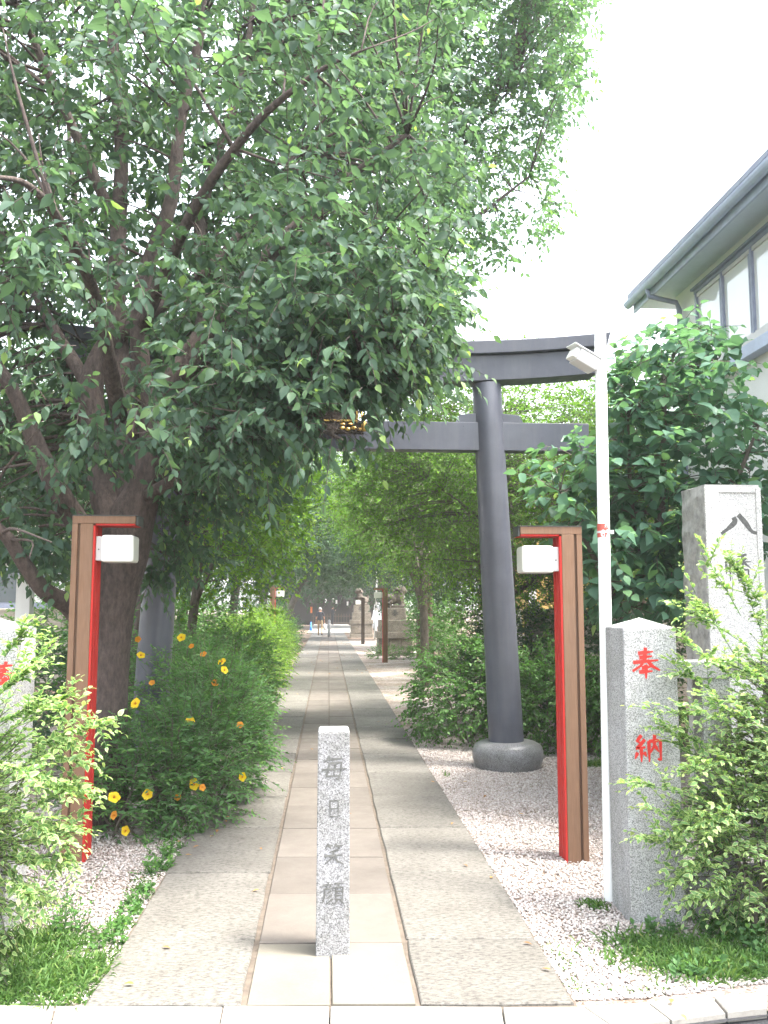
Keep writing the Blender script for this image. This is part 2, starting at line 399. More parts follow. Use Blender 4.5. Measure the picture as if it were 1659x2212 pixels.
def paver(parent, name, x0, x1, y0, y1, mat, gap=0.006, zt=0.0, th=0.05, ch=0.006, rough=0.004):
    """a slab with chamfered, slightly uneven edges"""
    z = zt + rp.uniform(-0.003, 0.003)
    x0 += gap; x1 -= gap; y0 += gap; y1 -= gap
    def edge(xa, ya, xb, yb, n):
        return [(xa + (xb - xa) * i / n, ya + (yb - ya) * i / n) for i in range(n)]
    pts = edge(x0, y0, x1, y0, 4) + edge(x1, y0, x1, y1, 4) + edge(x1, y1, x0, y1, 4) + edge(x0, y1, x0, y0, 4)
    cx, cy = (x0 + x1) / 2, (y0 + y1) / 2
    P = []
    for (x, y) in pts:
        x += rp.uniform(-rough, rough * 0.3) * (1 if x > cx else -1); y += rp.uniform(-rough, rough * 0.3) * (1 if y > cy else -1)
        P.append((x, y))
    sh = lambda x, y: (x, y - SH * (x - PX))
    n = len(P); v = []; f = []
    for (x, y) in P: v.append((*sh(x, y), z - th))
    for (x, y) in P: v.append((*sh(x, y), z - ch))
    for (x, y) in P:
        xi = cx + (x - cx) * (1 - ch / max(abs(x1 - cx), .01)); yi = cy + (y - cy) * (1 - ch / max(abs(y1 - cy), .01))
        v.append((*sh(xi, yi), z))
    for i in range(n):
        j = (i + 1) % n
        f += [(i, j, n + j, n + i), (n + i, n + j, 2 * n + j, 2 * n + i)]
    f.append(tuple(range(2 * n, 3 * n)))
    me = bpy.data.meshes.new(name); me.from_pydata(v, [], f); me.update()
    return link(name, me, parent, mat)
ye = [3.785, 4.50]
while ye[-1] < 56: ye.append(ye[-1] + 1.095)
for a, b in zip(ye[:-1], ye[1:]):
    paver(path, 'slab', PX - 1.0, PX - 0.358, a, b, M['slab'], rough=0.009)
    d = rp.uniform(-0.02, 0.02)
    paver(path, 'slab', PX + 0.358, PX + 1.0, a, b, M['slab'], rough=0.009)
ye = [3.785, 4.449]
while ye[-1] < 56: ye.append(ye[-1] + 0.735)
for i, (a, b) in enumerate(zip(ye[:-1], ye[1:])):
    m = M['tile_pale'] if i == 0 else M['tile']
    paver(path, 'tile', PX - 0.347, PX, a, b, m, gap=0.005, ch=0.003, rough=0.0012)
    paver(path, 'tile', PX, PX + 0.347, a, b, m, gap=0.005, ch=0.003, rough=0.0012)
# kerb slabs along the road
kerb = tag(sheet('kerb', [(-3.4, 2.2), (1.35, 2.2), (1.3, 3.55), (5.5, 4.35), (5.5, 4.55), (1.0, 3.74), (-3.4, 3.80)], -0.030, M['asphalt']), kind='structure')
kin = [G(-500, 2164), G(120, 2169), G(483, 2170), G(712, 2171), G(1084, 2172), G(1262, 2171), G(1400, 2161), G(1540, 2150), G(1659, 2141), G(1900, 2122)]
kout = [G(-700, 2560), G(20, 2560), G(400, 2560), G(700, 2560), G(1135, 2480), G(1326, 2213), G(1450, 2199), G(1570, 2184), G(1659, 2175), G(1930, 2150)]
for i in range(len(kin) - 1):
    q = [kout[i].copy(), kout[i + 1].copy(), kin[i + 1].copy(), kin[i].copy()]
    c = sum(q, Vector()) / 4
    z = rp.uniform(-0.004, 0.0)
    bot = []; mid = []; top = []
    for p in q:
        d = (c - p).normalized(); p2 = p + d * 0.006; p3 = p + d * 0.013
        bot.append((p2.x, p2.y, z - 0.06)); mid.append((p2.x, p2.y, z - 0.007)); top.append((p3.x, p3.y, z))
    mb = MB(); mb.v = bot + mid + top
    for k in range(4):
        j = (k + 1) % 4
        mb.f += [(k, j, 4 + j, 4 + k), (4 + k, 4 + j, 8 + j, 8 + k)]
    mb.f.append((8, 9, 10, 11))
    mb.build('kerb_slab', M['kerb'], kerb)
road = tag(sheet('road', [(-20, -12), (30, -12), (30, 8.6), (5.6, 4.4), (1.34, 3.66), (1.30, 2.3), (-20, 2.3)], -0.045, M['asphalt']), kind='structure')

# ------------------------------------------------------------------ brush lettering
GL = {
 'mai': [[(.32, 1), (.22, .84), (.08, .74)], [(.26, .85), (.84, .9)], [(.32, .74), (.24, .42), (.18, .20), (.78, .22)], [(.34, .71), (.80, .74), (.74, .30), (.68, .05), (.56, .12)], [(0, .45), (1.02, .5)], [(.55, .71), (.48, .24)]],
 'nichi': [[(.28, .95), (.29, .05)], [(.28, .92), (.74, .94), (.72, .05)], [(.3, .50), (.7, .52)], [(.29, .10), (.72, .11)]],
 'warau': [[(.26, 1), (.08, .76)], [(.2, .87), (.46, .91)], [(.3, .86), (.37, .74)], [(.64, 1), (.5, .78)], [(.6, .87), (.94, .91)], [(.72, .86), (.8, .74)], [(.74, .70), (.3, .60)], [(.04, .40), (.96, .46)], [(.5, .64), (.43, .33), (.06, .02)], [(.5, .42), (.7, .16), (.98, .04)]],
 'kao': [[(.25, 1), (.28, .9)], [(.03, .86), (.49, .89)], [(.15, .84), (.2, .74)], [(.38, .85), (.31, .72)], [(.04, .68), (.5, .71)], [(.1, .68), (.08, .3), (-.02, .04)], [(.4, .62), (.18, .46)], [(.44, .44), (.18, .26)], [(.48, .26), (.14, .02)], [(.54, .92), (1, .95)], [(.75, .9), (.7, .78)], [(.6, .76), (.6, .22)], [(.6, .76), (.93, .77), (.92, .22)], [(.6, .58), (.92, .59)], [(.6, .4), (.92, .41)], [(.6, .23), (.92, .23)], [(.68, .2), (.52, .0)], [(.82, .2), (1, .0)]],
 'hou': [[(.22, .82), (.78, .88)], [(.26, .67), (.74, .72)], [(.03, .50), (.97, .58)], [(.5, 1.02), (.46, .62), (.3, .38), (0, .20)], [(.55, .58), (.72, .38), (1.02, .22)], [(.34, .31), (.66, .34)], [(.24, .17), (.74, .20)], [(.5, .42), (.49, -.06)]],
 'nou': [[(.28, 1), (.1, .78), (.27, .69)], [(.4, .84), (.22, .62), (.06, .50), (.42, .55)], [(.26, .54), (.26, 0)], [(.12, .36), (.02, .12)], [(.36, .37), (.45, .2)], [(.55, .78), (.55, 0)], [(.55, .77), (.98, .80), (.98, .06), (.87, .12)], [(.77, 1.02), (.75, .62), (.6, .34)], [(.77, .6), (.91, .38)]],
 'hachi': [[(.36, .88), (.40, .70), (.28, .48), (.0, .14)], [(.50, 1), (.70, .62), (.88, .24), (1.12, .16)]],
 'man': [[(.04, .75), (.05, .25)], [(.04, .75), (.34, .76), (.33, .26)], [(.19, 1), (.19, 0)], [(.85, 1), (.5, .92)], [(.55, .86), (.6, .76)], [(.82, .88), (.76, .76)], [(.42, .7), (1, .73)], [(.7, .94), (.7, .46)], [(.68, .7), (.44, .48)], [(.72, .7), (1, .48)], [(.5, .42), (.5, 0)], [(.5, .42), (.9, .42), (.9, 0)], [(.7, .42), (.7, .03)], [(.5, .22), (.9, .22)], [(.5, .02), (.9, .02)]],
 'ken': [[(.05, .85), (.55, .88)], [(.3, 1), (.3, .72)], [(.08, .7), (.06, .05)], [(.08, .7), (.55, .71), (.55, .05)], [(.2, .6), (.26, .5)], [(.42, .62), (.36, .5)], [(.16, .42), (.46, .43)], [(.14, .28), (.48, .29)], [(.31, .42), (.31, .05)], [(.6, .6), (1, .64)], [(.78, .95), (.76, .5), (.58, .03)], [(.8, .55), (1, .03)], [(.88, .88), (.96, .78)]],
 'six': [[(.75, .92), (.5, 1), (.25, .82), (.15, .45), (.22, .12), (.5, 0), (.78, .12), (.8, .38), (.55, .55), (.2, .42)]],
 'two': [[(.15, .78), (.35, .98), (.65, .98), (.82, .78), (.7, .52), (.15, .04), (.88, .04)]],
 'tou': [[(.1, .75), (.15, .55)], [(.25, .95), (.22, .45), (.02, .05)], [(.42, .75), (.3, .6)], [(.28, .4), (.42, .18)], [(.5, .85), (1, .87)], [(.76, .85), (.76, .05), (.64, .12)]],
}
def glyph(name, key, size, weight, mat, parent, origin, depth=0.006, proud=0.0012, wid=None):
    """strokes in the plane y = const facing -y; origin = lower left corner"""
    sx = wid or size; mb = MB()
    for si, st in enumerate(GL[key]):
        P = [np.array([p[0] * sx, p[1] * size]) for p in st]
        if len(P) > 2:
            Q = []
            P4 = [np.array([p[0], p[1], 0, 0]) for p in P]
            Q = [q[:2] for q in smooth_line(P4, 4)] if key in ('hachi', 'six', 'two') else P
            P = Q
        n = len(P); L = []; Rr = []
        lens = np.cumsum([0] + [np.linalg.norm(P[i + 1] - P[i]) for i in range(n - 1)]); tot = lens[-1]
        # resample each leg so the width can swell
        S = []
        for i in range(n - 1):
            for k in range(3): S.append((P[i] + (P[i + 1] - P[i]) * k / 3, (lens[i] + (lens[i + 1] - lens[i]) * k / 3) / tot))
        S.append((P[-1], 1.0))
        m = len(S)
        for i, (p, t) in enumerate(S):
            d = S[min(i + 1, m - 1)][0] - S[max(i - 1, 0)][0]; d = d / (np.linalg.norm(d) + 1e-9)
            wd = weight * size * (0.62 + 0.38 * math.sin(min(1, t * 1.25 + .15) * math.pi)) * (0.55 if t > .93 and len(st) < 4 else 1)
            if t < .08: wd = weight * size * 0.95
            nn = np.array([-d[1], d[0]]) * wd / 2
            L.append(p + nn); Rr.append(p - nn)
        y = origin[1] - proud - si * 0.00012
        b = len(mb.v)
        for q in L + Rr: mb.v.append((origin[0] + q[0], y, origin[2] + q[1]))
        for q in L + Rr: mb.v.append((origin[0] + q[0], origin[1] + depth, origin[2] + q[1]))
        k = 2 * m
        for i in range(m - 1):
            mb.f.append((b + i, b + m + i, b + m + i + 1, b + i + 1))
            mb.f.append((b + i, b + i + 1, b + k + i + 1, b + k + i))
            mb.f.append((b + m + i, b + k + m + i, b + k + m + i + 1, b + m + i + 1))
        mb.f.append((b, b + k, b + k + m, b + m)); mb.f.append((b + m - 1, b + 2 * m - 1, b + k + 2 * m - 1, b + k + m - 1))
    return mb.build(name, mat, parent)

# ------------------------------------------------------------------ stone bollard with inscription
p = G(718.5, 2064)
bw = 0.158; bh = AT(722, 1577, p.y).z
bol = thing('stone_bollard', 'speckled grey granite bollard engraved with a column of four characters, mid path', 'bollard', (p.x, p.y, 0))
mb = MB(); mb.box(-bw / 2, bw / 2, 0, 0.15, -0.2, bh - 0.012, 0.004, 0.002); mb.build('shaft', M['granite'], bol, bevel=0.005)
mb = MB(); mb.box(-bw / 2 + .004, bw / 2 - .004, 0.0025, 0.148, bh - 0.0115, bh, 0.008, 0.008); mb.build('top', M['granite_fine'], bol, bevel=0.003)
for key, v0, v1, sx in (('mai', 1633, 1688, 1), ('nichi', 1727, 1768, 1.05), ('warau', 1822, 1868, 1), ('kao', 1905, 1954, 1)):
    za = AT(720, v1, p.y).z; zb = AT(720, v0, p.y).z; s = zb - za
    yo = 0.002 * (za + 0.2) / (bh + .19)
    glyph('inscription', key, s, 0.105 if key != 'kao' else 0.085, M['carved_shade'], bol, (-s / 2 + 0.002, yo, za))

# ------------------------------------------------------------------ torii gate
TY = 9.15
tz = lambda u, v, dy=0.0: AT(u, v, TY + dy).z
tor = thing('torii_gate', 'tall dark grey torii gate with round columns spanning the stone path', 'torii gate', (PX, TY, 0))
XB = AT(1095, 1620, TY).x - PX; XT = AT(1051, 830, TY).x - PX
zk_top, zk_mid, zk_bot = tz(1000, 735, -.22), tz(1000, 768, -.22), tz(1000, 824, -.2)
zn_top, zn_bot = tz(900, 910, -.09), tz(900, 971, -.09)
for s in (1, -1):
    mb = MB(); pts = []; rad = []
    for k in range(9):
        t = k / 8; pts.append((s * (XB + (XT - XB) * t), 0, 0.1 + (zk_bot + 0.02 - 0.1) * t)); rad.append(0.180 - 0.028 * t)
    mb.tube(pts, rad, 40); mb.build('column', M['torii'], tor, smooth=True, bevel=0.004)
    mb = MB(); c = (s * (XB + .008), 0, 0)
    mb.lathe([(0.30, -0.08), (0.335, 0.0), (0.36, 0.08), (0.36, 0.15), (0.335, 0.205), (0.28, 0.235), (0.16, 0.245)], 40, c)
    mb.build('base_stone', M['granite_dark'], tor, smooth=True)
def beam(prof, half, sori, n=36, slant=0.0):
    """prof: closed section (y, z); bends up towards the ends"""
    mb = MB(); m = len(prof)
    for i in range(n + 1):
        x = -half + 2 * half * i / n
        up = sori * (abs(x) / half) ** 2.6
        for (y, z) in prof:
            xs = x * (1 + slant * (z - prof[0][1]))
            mb.v.append((xs, y, z + up))
    for i in range(n):
        for k in range(m):
            j = (k + 1) % m
            mb.f.append((i * m + k, i * m + j, (i + 1) * m + j, (i + 1) * m + k))
    mb.f.append(tuple(range(m))); mb.f.append(tuple(n * m + k for k in reversed(range(m))))
    return mb
h = 0.145
beam([(-h, zk_bot), (h, zk_bot), (h + .01, zk_mid - .004), (-h - .01, zk_mid - .004)], 2.80, 0.13, slant=0.05).build('lower_lintel', M['torii'], tor, bevel=0.004)
h = 0.215
beam([(-h, zk_mid), (h, zk_mid), (h + .01, zk_top - .03), (0, zk_top + .02), (-h - .01, zk_top - .03)], 2.90, 0.15, slant=0.09).build('top_lintel', M['torii'], tor, bevel=0.006)
xn = AT(1273, 940, TY - .09).x - PX
mb = MB(); mb.box(-xn, xn, -.085, .085, zn_bot, zn_top); mb.build('tie_beam', M['torii'], tor, bevel=0.006)
for s in (1, -1):
    xc = s * (XB + (XT - XB) * (zn_top - .1) / (zk_bot - .1))
    for q in (1, -1):
        x0 = xc + q * 0.10; x1 = xc + q * 0.36
        bot = [(x0, -.06, zn_top + .0015), (x1, -.06, zn_top + .0015), (x1, .06, zn_top + .0015), (x0, .06, zn_top + .0015)]
        top = [(x0, -.06, zn_top + .105), (x1 - q * .045, -.06, zn_top + .085), (x1 - q * .045, .06, zn_top + .085), (x0, .06, zn_top + .105)]
        if q < 0: bot.reverse(); top.reverse()
        mb = MB(); mb.quadbox(bot, top); mb.build('wedge', M['torii'], tor, bevel=0.004)
# name plaque in the middle, dark with gilt edges
zp0, zp1 = tz(740, 930, -.3), zk_bot + 0.10
pl = MB(); pl.box(-.25, .25, -.27, -.19, zp0 + .09, zp1); pl = pl.build('plaque', M['dark_wood'], tor, bevel=0.006)
mb = MB()
for x in (-.268, .25): mb.box(x, x + .018, -.285, -.20, zp0 + .09, zp1)
mb.box(-.25, .25, -.285, -.272, zp0 + .10, zp0 + .118)
mb.build('gilt_edge', M['gold'], pl)
for s in (1, -1):
    mb = MB(); mb.tube([(s * .30, -.28, zp0 + .22), (s * .315, -.28, zp0 + .13), (s * .33, -.285, zp0 + .07), (s * .335, -.285, zp0 + .0)], [.008, .016, .034, .028], 8)
    mb.build('gilt_foot', M['gold'], pl, smooth=True)
    for k in range(4):
        mb = MB(); mb.ball((s * (.285 - k * .06), -.283, zp0 + .02 + .012 * (k % 2)), (.032, .012, .018), 8, 5); mb.build('gilt_cloud', M['gold'], pl, smooth=True)
    for k in range(2):
        mb = MB(); mb.ball((s * (.11 + k * .075), -.283, zp0 + .07), (.030, .010, .014), 8, 5); mb.build('gilt_cloud', M['gold'], pl, smooth=True)
mb = MB(); mb.box(-.33, .33, -.272, -.20, zp0 - .02, zp0 + .088); mb.build('plaque_foot', M['dark_wood'], pl, bevel=0.006)

# ------------------------------------------------------------------ wooden lamp posts with white cube lights
def lamp_post(x, y, h, side, label, mats=('brown', 'red'), group='wooden lamp posts along the path'):
    """x = face towards the path; side +1: stands right of the path"""
    o = thing('lamp_post', label, 'lamp post', (x, y, 0), 0, group)
    s = side; br, rd = M[mats[0]], M[mats[1]]
    def bx(x0, x1, y0, y1, z0, z1):
        m = MB(); a, b = sorted((s * x0, s * x1)); m.box(a, b, y0, y1, z0, z1); return m
    ta = 0.05
    bx(0.0, .083, 0, .19, -.15, h - ta - .001).build('plank', br, o, bevel=.003)
    bx(.100, .137, 0, .19, -.15, h - ta - .001).build('plank', br, o, bevel=.003)
    bx(.0832, .0998, .016, .17, -.15, h - ta - .002).build('core', M['brown_dark'] if mats[0] == 'brown' else br, o)
    for k in range(3):
        bx(-.014, -.0005, .003 + k * .064, .003 + k * .064 + .050, -.15, h - ta - .013).build('red_slat', rd, o, bevel=.002)
    bx(-.006, -.0008, .058, .135, -.15, h - ta - .014).build('slat_backing', M['black'], o)
    bx(-.275, .137, 0, .19, h - ta, h).build('arm', br, o, bevel=.003)
    bx(-.270, -.0145, .006, .184, h - ta - .012, h - ta - .0005).build('arm_underside', rd, o)
    bx(-.290, -.2755, .012, .178, h - ta - .01, h - .002).build('end_cap', M['cap'], o, bevel=.002)
    bx(-.29, .140, -.004, .194, h + .0005, h + .006).build('top_sheet', M['cap'], o)
    z0, z1 = h - .305, h - .125
    bk = bx(-.050, -.0145, .028, .162, z0 + .012, z1 - .008).build('bracket', M['lamp_metal'], o, bevel=.003)
    m = MB(); m.lathe([(.0045, -.004), (.0045, 0)], 10, (s * -.034, .0285, (z0 + z1) / 2 - .005), 'y'); m.build('screw', M['black'], bk)
    bx(-.265, -.052, -.002, .19, z0, z1).build('light_cube', M['lamp_glass'], o, bevel=.018)
    return o
pr = G(1228, 1857); pl_ = G(176, 1858)
hl = AT(1250, 1138, pr.y).z
lamp_post(pr.x, pr.y, hl, 1, 'wooden lamp post with red inner face, between torii column and red lettered granite post')
lamp_post(pl_.x, pl_.y, AT(150, 1114, pl_.y).z, -1, 'wooden lamp post with red inner face in front of the cherry trunk')
def z7(x, y): return ((850 + x / 3.0164) / 1.4756, (1800 + y / 3.0164) / 1.4756)
q = G(*z7(1120, 935)); lamp_post(q.x, q.y, AT(*z7(1120, 222), q.y).z, 1, 'brown wooden lamp post in front of the stepped pedestal of the lion guarding a cub')
q = G(*z7(912, 760)); lamp_post(q.x, q.y, AT(*z7(912, 316), q.y).z, 1, 'dark brown lamp post on bare soil before the pedestal of the upright seated lion', ('dark_wood', 'dark_wood'))
q = Vector((-1.56, 26.2, 0)); lamp_post(q.x, q.y, 2.2, -1, 'wooden lamp post half buried in the lime green hedge')

# ------------------------------------------------------------------ granite posts and stone fence
def granite_post(p, w_, d, zt, za, label, keys, name='granite_post'):
    o = thing(name, label, 'stone post', (p.x, p.y, 0), 0, 'granite gate posts')
    mb = MB(); mb.box(-w_ / 2, w_ / 2, 0, d, -.25, zt); mb.build('shaft', M['granite_fine'], o, bevel=.006)
    mb = MB()
    mb.v = [(-w_ / 2 + .001, .001, zt + .0005), (w_ / 2 - .001, .001, zt + .0005), (w_ / 2 - .001, d - .001, zt + .0005), (-w_ / 2 + .001, d - .001, zt + .0005), (0, d / 2, za)]
    mb.f = [(0, 1, 4), (1, 2, 4), (2, 3, 4), (3, 0, 4), (3, 2, 1, 0)]
    mb.build('cap', M['granite_fine'], o, bevel=.003)
    for (key, x0, z0, z1, wd) in keys:
        s = z1 - z0; glyph('inscription', key, s, 0.135, M['ink_red'], o, (x0, 0, z0), wid=wd)
    return o
a = G(1364, 1989); bb = G(1482, 1985)
wp = AT(1482, 1985, a.y).x - a.x
pc = Vector((a.x + wp / 2, a.y, 0)); zt = AT(1390, 1357, a.y).z; za = AT(1375, 1334, a.y + .15).z
kz = lambda v: AT(1400, v, a.y).z
xl1 = AT(1366, 1430, a.y).x - pc.x; xr1 = AT(1424, 1430, a.y).x - pc.x
xl2 = AT(1370, 1615, a.y).x - pc.x; xr2 = AT(1428, 1615, a.y).x - pc.x
granite_post(pc, wp, .31, zt, za, 'square granite post with a pointed cap and two red painted characters', [('hou', xl1, kz(1462), kz(1400), xr1 - xl1), ('nou', xl2, kz(1646), kz(1588), xr2 - xl2)])
pcl = Vector((-pc.x - .015, a.y, 0))
granite_post(pcl, wp, .31, zt, za, 'square granite post with a pointed cap, mostly behind the bush at the brown lamp', [('hou', AT(-14, 1450, a.y).x - pcl.x, kz(1478), kz(1425), .12)])
# notice slip on the path side of the left post
tag(MB().box(pcl.x + wp / 2 + .001, pcl.x + wp / 2 + .006, a.y + .06, a.y + .27, AT(95, 1443, a.y + .15).z, AT(95, 1366, a.y + .15).z).build('notice_plate', M['white_paint'], None, bevel=.004),
    'blank white plate fixed to the side of the granite post', 'plate')
zr1 = AT(1480, 1430, a.y + .02).z; zr0 = AT(1480, 1467, a.y + .02).z
for s, lab in ((1, 'granite fence with a square rail joined to the red lettered post'), (-1, 'granite fence with a square rail behind the brown lamp post')):
    xs = (pc.x + wp / 2 + .002) if s > 0 else (pcl.x - wp / 2 - .002)
    o = thing('stone_fence', lab, 'fence', (xs, a.y + .06, 0), 0, 'stone fences beside the gate posts')
    def fb(x0, x1, y0, y1, z0, z1, nm):
        m = MB(); A, B = sorted((s * x0, s * x1)); m.box(A, B, y0, y1, z0, z1); m.build(nm, M['granite_fine'], o, bevel=.005)
    fb(0, 2.6, 0, .16, zr0, zr1, 'rail'); fb(0, 2.6, .02, .14, -.2, .22, 'footing')
    for k in range(6): fb(.16 + k * .40, .16 + k * .40 + .155, .012, .148, .2205, zr0 - .0005, 'fence_post')

# ------------------------------------------------------------------ stele with the shrine name
sp_ = AT(1527, 1300, 6.1)
X0, X1 = AT(1527, 1250, 6.1).x, AT(1650, 1250, 6.1).x
ztop = AT(1560, 1047, 6.1).z
st = thing('stone_stele', 'tall rough sided stone stele with a framed engraved face behind the fence', 'stele', ((X0 + X1) / 2, 6.1, 0))
hw = (X1 - X0) / 2
rs = random.Random(3)
mb = MB(); nx, nz, ny = 6, 26, 5
bm = bmesh.new()
bmesh.ops.create_grid(bm, x_segments=1, y_segments=1, size=0.1); bm.clear()
def wob(x, y, z):
    return Vector((x, y, z)) + Vector((math.sin(z * 17 + y * 31) * .5 + math.sin(z * 41 + y * 67 + x * 23) * .5, math.sin(z * 23 + x * 37) * .3, math.sin(x * 41 + y * 53) * .6)) * .010
ring = [(-hw + 2 * hw * i / 6, 0.0) for i in range(6)] + [(hw, .40 * i / 5) for i in range(5)] + [(hw - 2 * hw * i / 6, .40) for i in range(6)] + [(-hw, .40 - .40 * i / 5) for i in range(5)]
zs = [-.2 + (ztop + .2) * k / 34 for k in range(35)]
for k, z in enumerate(zs):
    sc_ = 1.0 + 0.04 * (1 - z / ztop)
    if k == 34: sc_ *= 0.96
    for (x, y) in ring:
        v = Vector((x * sc_, y, z)) if y == 0 else wob(x * sc_, y, z)
        mb.v.append(tuple(v))
n = len(ring)
for k in range(len(zs) - 1):
    for i in range(n):
        j = (i + 1) % n; mb.f.append((k * n + i, k * n + j, (k + 1) * n + j, (k + 1) * n + i))
mb.f.append(tuple(34 * n + i for i in range(n)))
body = mb.build('body', M['rough_stone'], st)
fz1 = AT(1600, 1065, 6.1).z; fx0 = AT(1552, 1100, 6.1).x - st.location.x; fx1 = AT(1632, 1100, 6.1).x - st.location.x
mb = MB(); mb.box(-hw * .995, fx0, -.016, -.0005, .2, ztop - .02); mb.build('face_border', M['stele'], st, bevel=.004)
mb = MB(); mb.box(fx1, hw * .995, -.016, -.0005, .2, ztop - .02); mb.build('face_border', M['stele'], st, bevel=.004)
mb = MB(); mb.box(fx0 + .0005, fx1 - .0005, -.016, -.0005, fz1, ztop - .02); mb.build('face_border', M['stele'], st, bevel=.004)
mb = MB(); mb.box(fx0 + .0008, fx1 - .0008, -.004, -.0004, .2, fz1 - .0005); mb.build('face_panel', M['stele'], st)
g0 = AT(1558, 1160, 6.1); g1 = AT(1632, 1112, 6.1)
glyph('inscription', 'hachi', g1.z - g0.z, 0.24, M['carved_shade'], st, (g0.x - st.location.x, -.004, g0.z), wid=(g1.x - g0.x))
g0 = AT(1567, 1255, 6.1); g1 = AT(1625, 1198, 6.1)
glyph('inscription', 'man', g1.z - g0.z, 0.09, M['carved_shade'], st, (g0.x - st.location.x, -.004, g0.z))

# ------------------------------------------------------------------ white street light pole
pb = G(1319, 1938); top = AT(1296, 712, pb.y)
wpole = thing('street_light_pole', 'tall white street light pole with a boxy lamp head above the granite post', 'light pole', (pb.x, pb.y, 0))
tv = Vector((top.x - pb.x, 0, top.z))
mb = MB(); mb.tube([Vector((0, 0, -.2)) - tv * 0, tv * .0, tv * .5, tv], [.037, .037, .035, .033], 24); mb.build('pole', M['white_paint'], wpole, smooth=True)
mb = MB(); mb.lathe([(.036, 0), (.036, .012), (.02, .03)], 20, tuple(tv)); mb.build('pole_cap', M['white_paint'], wpole, smooth=True)
hz = AT(1262, 775, pb.y); f = (hz.z) / tv.z; hp = tv * f
mb = MB(); dx = Vector((-.12, -.015, .064)); up_ = Vector((.03, -.008, .058)); dy = Vector((-.012, .045, .0))
o0 = hp + Vector((-.035, 0, -.05))
def obox(o, a, b, c): return [o - b - c, o + a - b - c, o + a + b - c, o - b - c + b * 2], [o - b + c, o + a - b + c, o + a + b + c, o - b + c + b * 2]
bt, tp = obox(o0, dx, dy, up_ * .55); mb.quadbox(bt, tp); hd = mb.build('lamp_head', M['lamp_metal'], wpole, bevel=.006)
mb = MB(); bt, tp = obox(o0 + up_ * .62 + dx * -.02, dx * 1.42, dy * 1.12, up_ * .055); mb.quadbox(bt, tp); mb.build('hood', M['white_paint'], hd, bevel=.003)
mb = MB(); bt, tp = obox(o0 + dx * 1.005, dx * .22, dy * .9, up_ * .42); mb.quadbox(bt, tp); mb.build('lens', M['lamp_glass'], hd, bevel=.005)
mb = MB(); mb.tube([hp + Vector((0, 0, -.12)), o0 + Vector((.01, 0, -.03))], .012, 8); mb.build('bracket', M['lamp_metal'], wpole)
zb0, zb1 = AT(1308, 1161, pb.y).z, AT(1308, 1132, pb.y).z
def pole_at(z): return tv * (z / tv.z)
mb = MB(); A = pole_at(zb0); B = pole_at(zb1)
ns = 14; vv = []
for k, c in enumerate((A, B)):
    for i in range(ns + 1):
        an = R(150 + 150 * i / ns); mb.v.append((c.x + .0372 * math.cos(an), c.y + .0372 * math.sin(an), c.z))
for i in range(ns): mb.f.append((i, i + 1, ns + 2 + i, ns + 1 + i))
lb = mb.build('number_label', M['sign_red'], wpole)
cz = (A + B) / 2
def pole_glyph(key, x0, z0, s, wd, wgt):
    g = glyph('lettering', key, s, wgt, M['white_paint'], lb, (0, 0, 0), depth=0.0, proud=0, wid=wd)
    me = g.data
    for v in me.vertices:
        z = z0 + v.co.z; c = pole_at(z); x = x0 + v.co.x
        xx = max(-.0365, min(.0365, x)); v.co = (c.x + xx, c.y - math.sqrt(.0384 ** 2 - xx ** 2), z)
pole_glyph('six', -.026, zb0 + .003, .036, .022, .2); pole_glyph('two', .0, zb0 + .003, .036, .022, .2); pole_glyph('tou', -.006, zb1 - .026, .022, .020, .12)
mb = MB(); c = pole_at(zb0 + .03)
mb.lathe([(.0395, -.006), (.0395, .006)], 20, tuple(c)); mb.build('label_band', M['lamp_metal'], wpole)
mb = MB(); mb.box(c.x + .036, c.x + .056, c.y - .012, c.y + .012, c.z - .01, c.z + .012); mb.build('band_clip', M['lamp_metal'], wpole)

# ------------------------------------------------------------------ house on the right
XE, XW = 4.35, 4.85
e0 = XP(1355, 652, XE); zE = e0.z - .17; yE = e0.y
hs_ = thing('white_house', 'white two storey house with dark framed windows and deep grey eaves', 'house', (XW, yE, 0))
def hb(x0, x1, y0, y1, z0, z1, nm, mat, par=None, bv=0.0):
    m = MB(); m.box(x0 - XW, x1 - XW, y0 - yE, y1 - yE, z0, z1); return m.build(nm, M[mat], par or hs_, bevel=bv)
yN = 2.0; yF = yE - .55
hb(XW, XW + 7, yN, yF, -.1, zE + .05, 'wall', 'house_wall')
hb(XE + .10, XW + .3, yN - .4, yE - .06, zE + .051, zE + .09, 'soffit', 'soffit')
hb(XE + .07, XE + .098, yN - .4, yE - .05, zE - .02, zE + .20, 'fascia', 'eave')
mb = MB(); rr = []
for (yy) in (yN - .5 - yE, 0.0):
    rr += [(XE - XW, yy, zE + .21), (XE - XW, yy, zE + .27), (3.5, yy, zE + 1.9), (3.5, yy, zE + 1.84)]
mb.v = rr + [(7.6, yN - .5 - yE, zE + .21), (7.6, yN - .5 - yE, zE + .27), (7.6, 0, zE + .21), (7.6, 0, zE + .27)]
mb.f = [(0, 1, 2, 3), (4, 7, 6, 5), (0, 4, 5, 1), (1, 5, 6, 2), (0, 3, 7, 4), (3, 2, 9, 8), (7, 10, 11, 6), (8, 9, 11, 10), (2, 6, 11, 9), (3, 8, 10, 7)]
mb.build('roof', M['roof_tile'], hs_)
mb = MB(); mb.v = [(.02, yF - yE - .01, zE + .05), (7.0, yF - yE - .01, zE + .05), (3.5, yF - yE - .01, zE + 1.75)]; mb.f = [(0, 2, 1)]; mb.build('gable', M['house_wall'], hs_)
mb = MB(); ng = 8
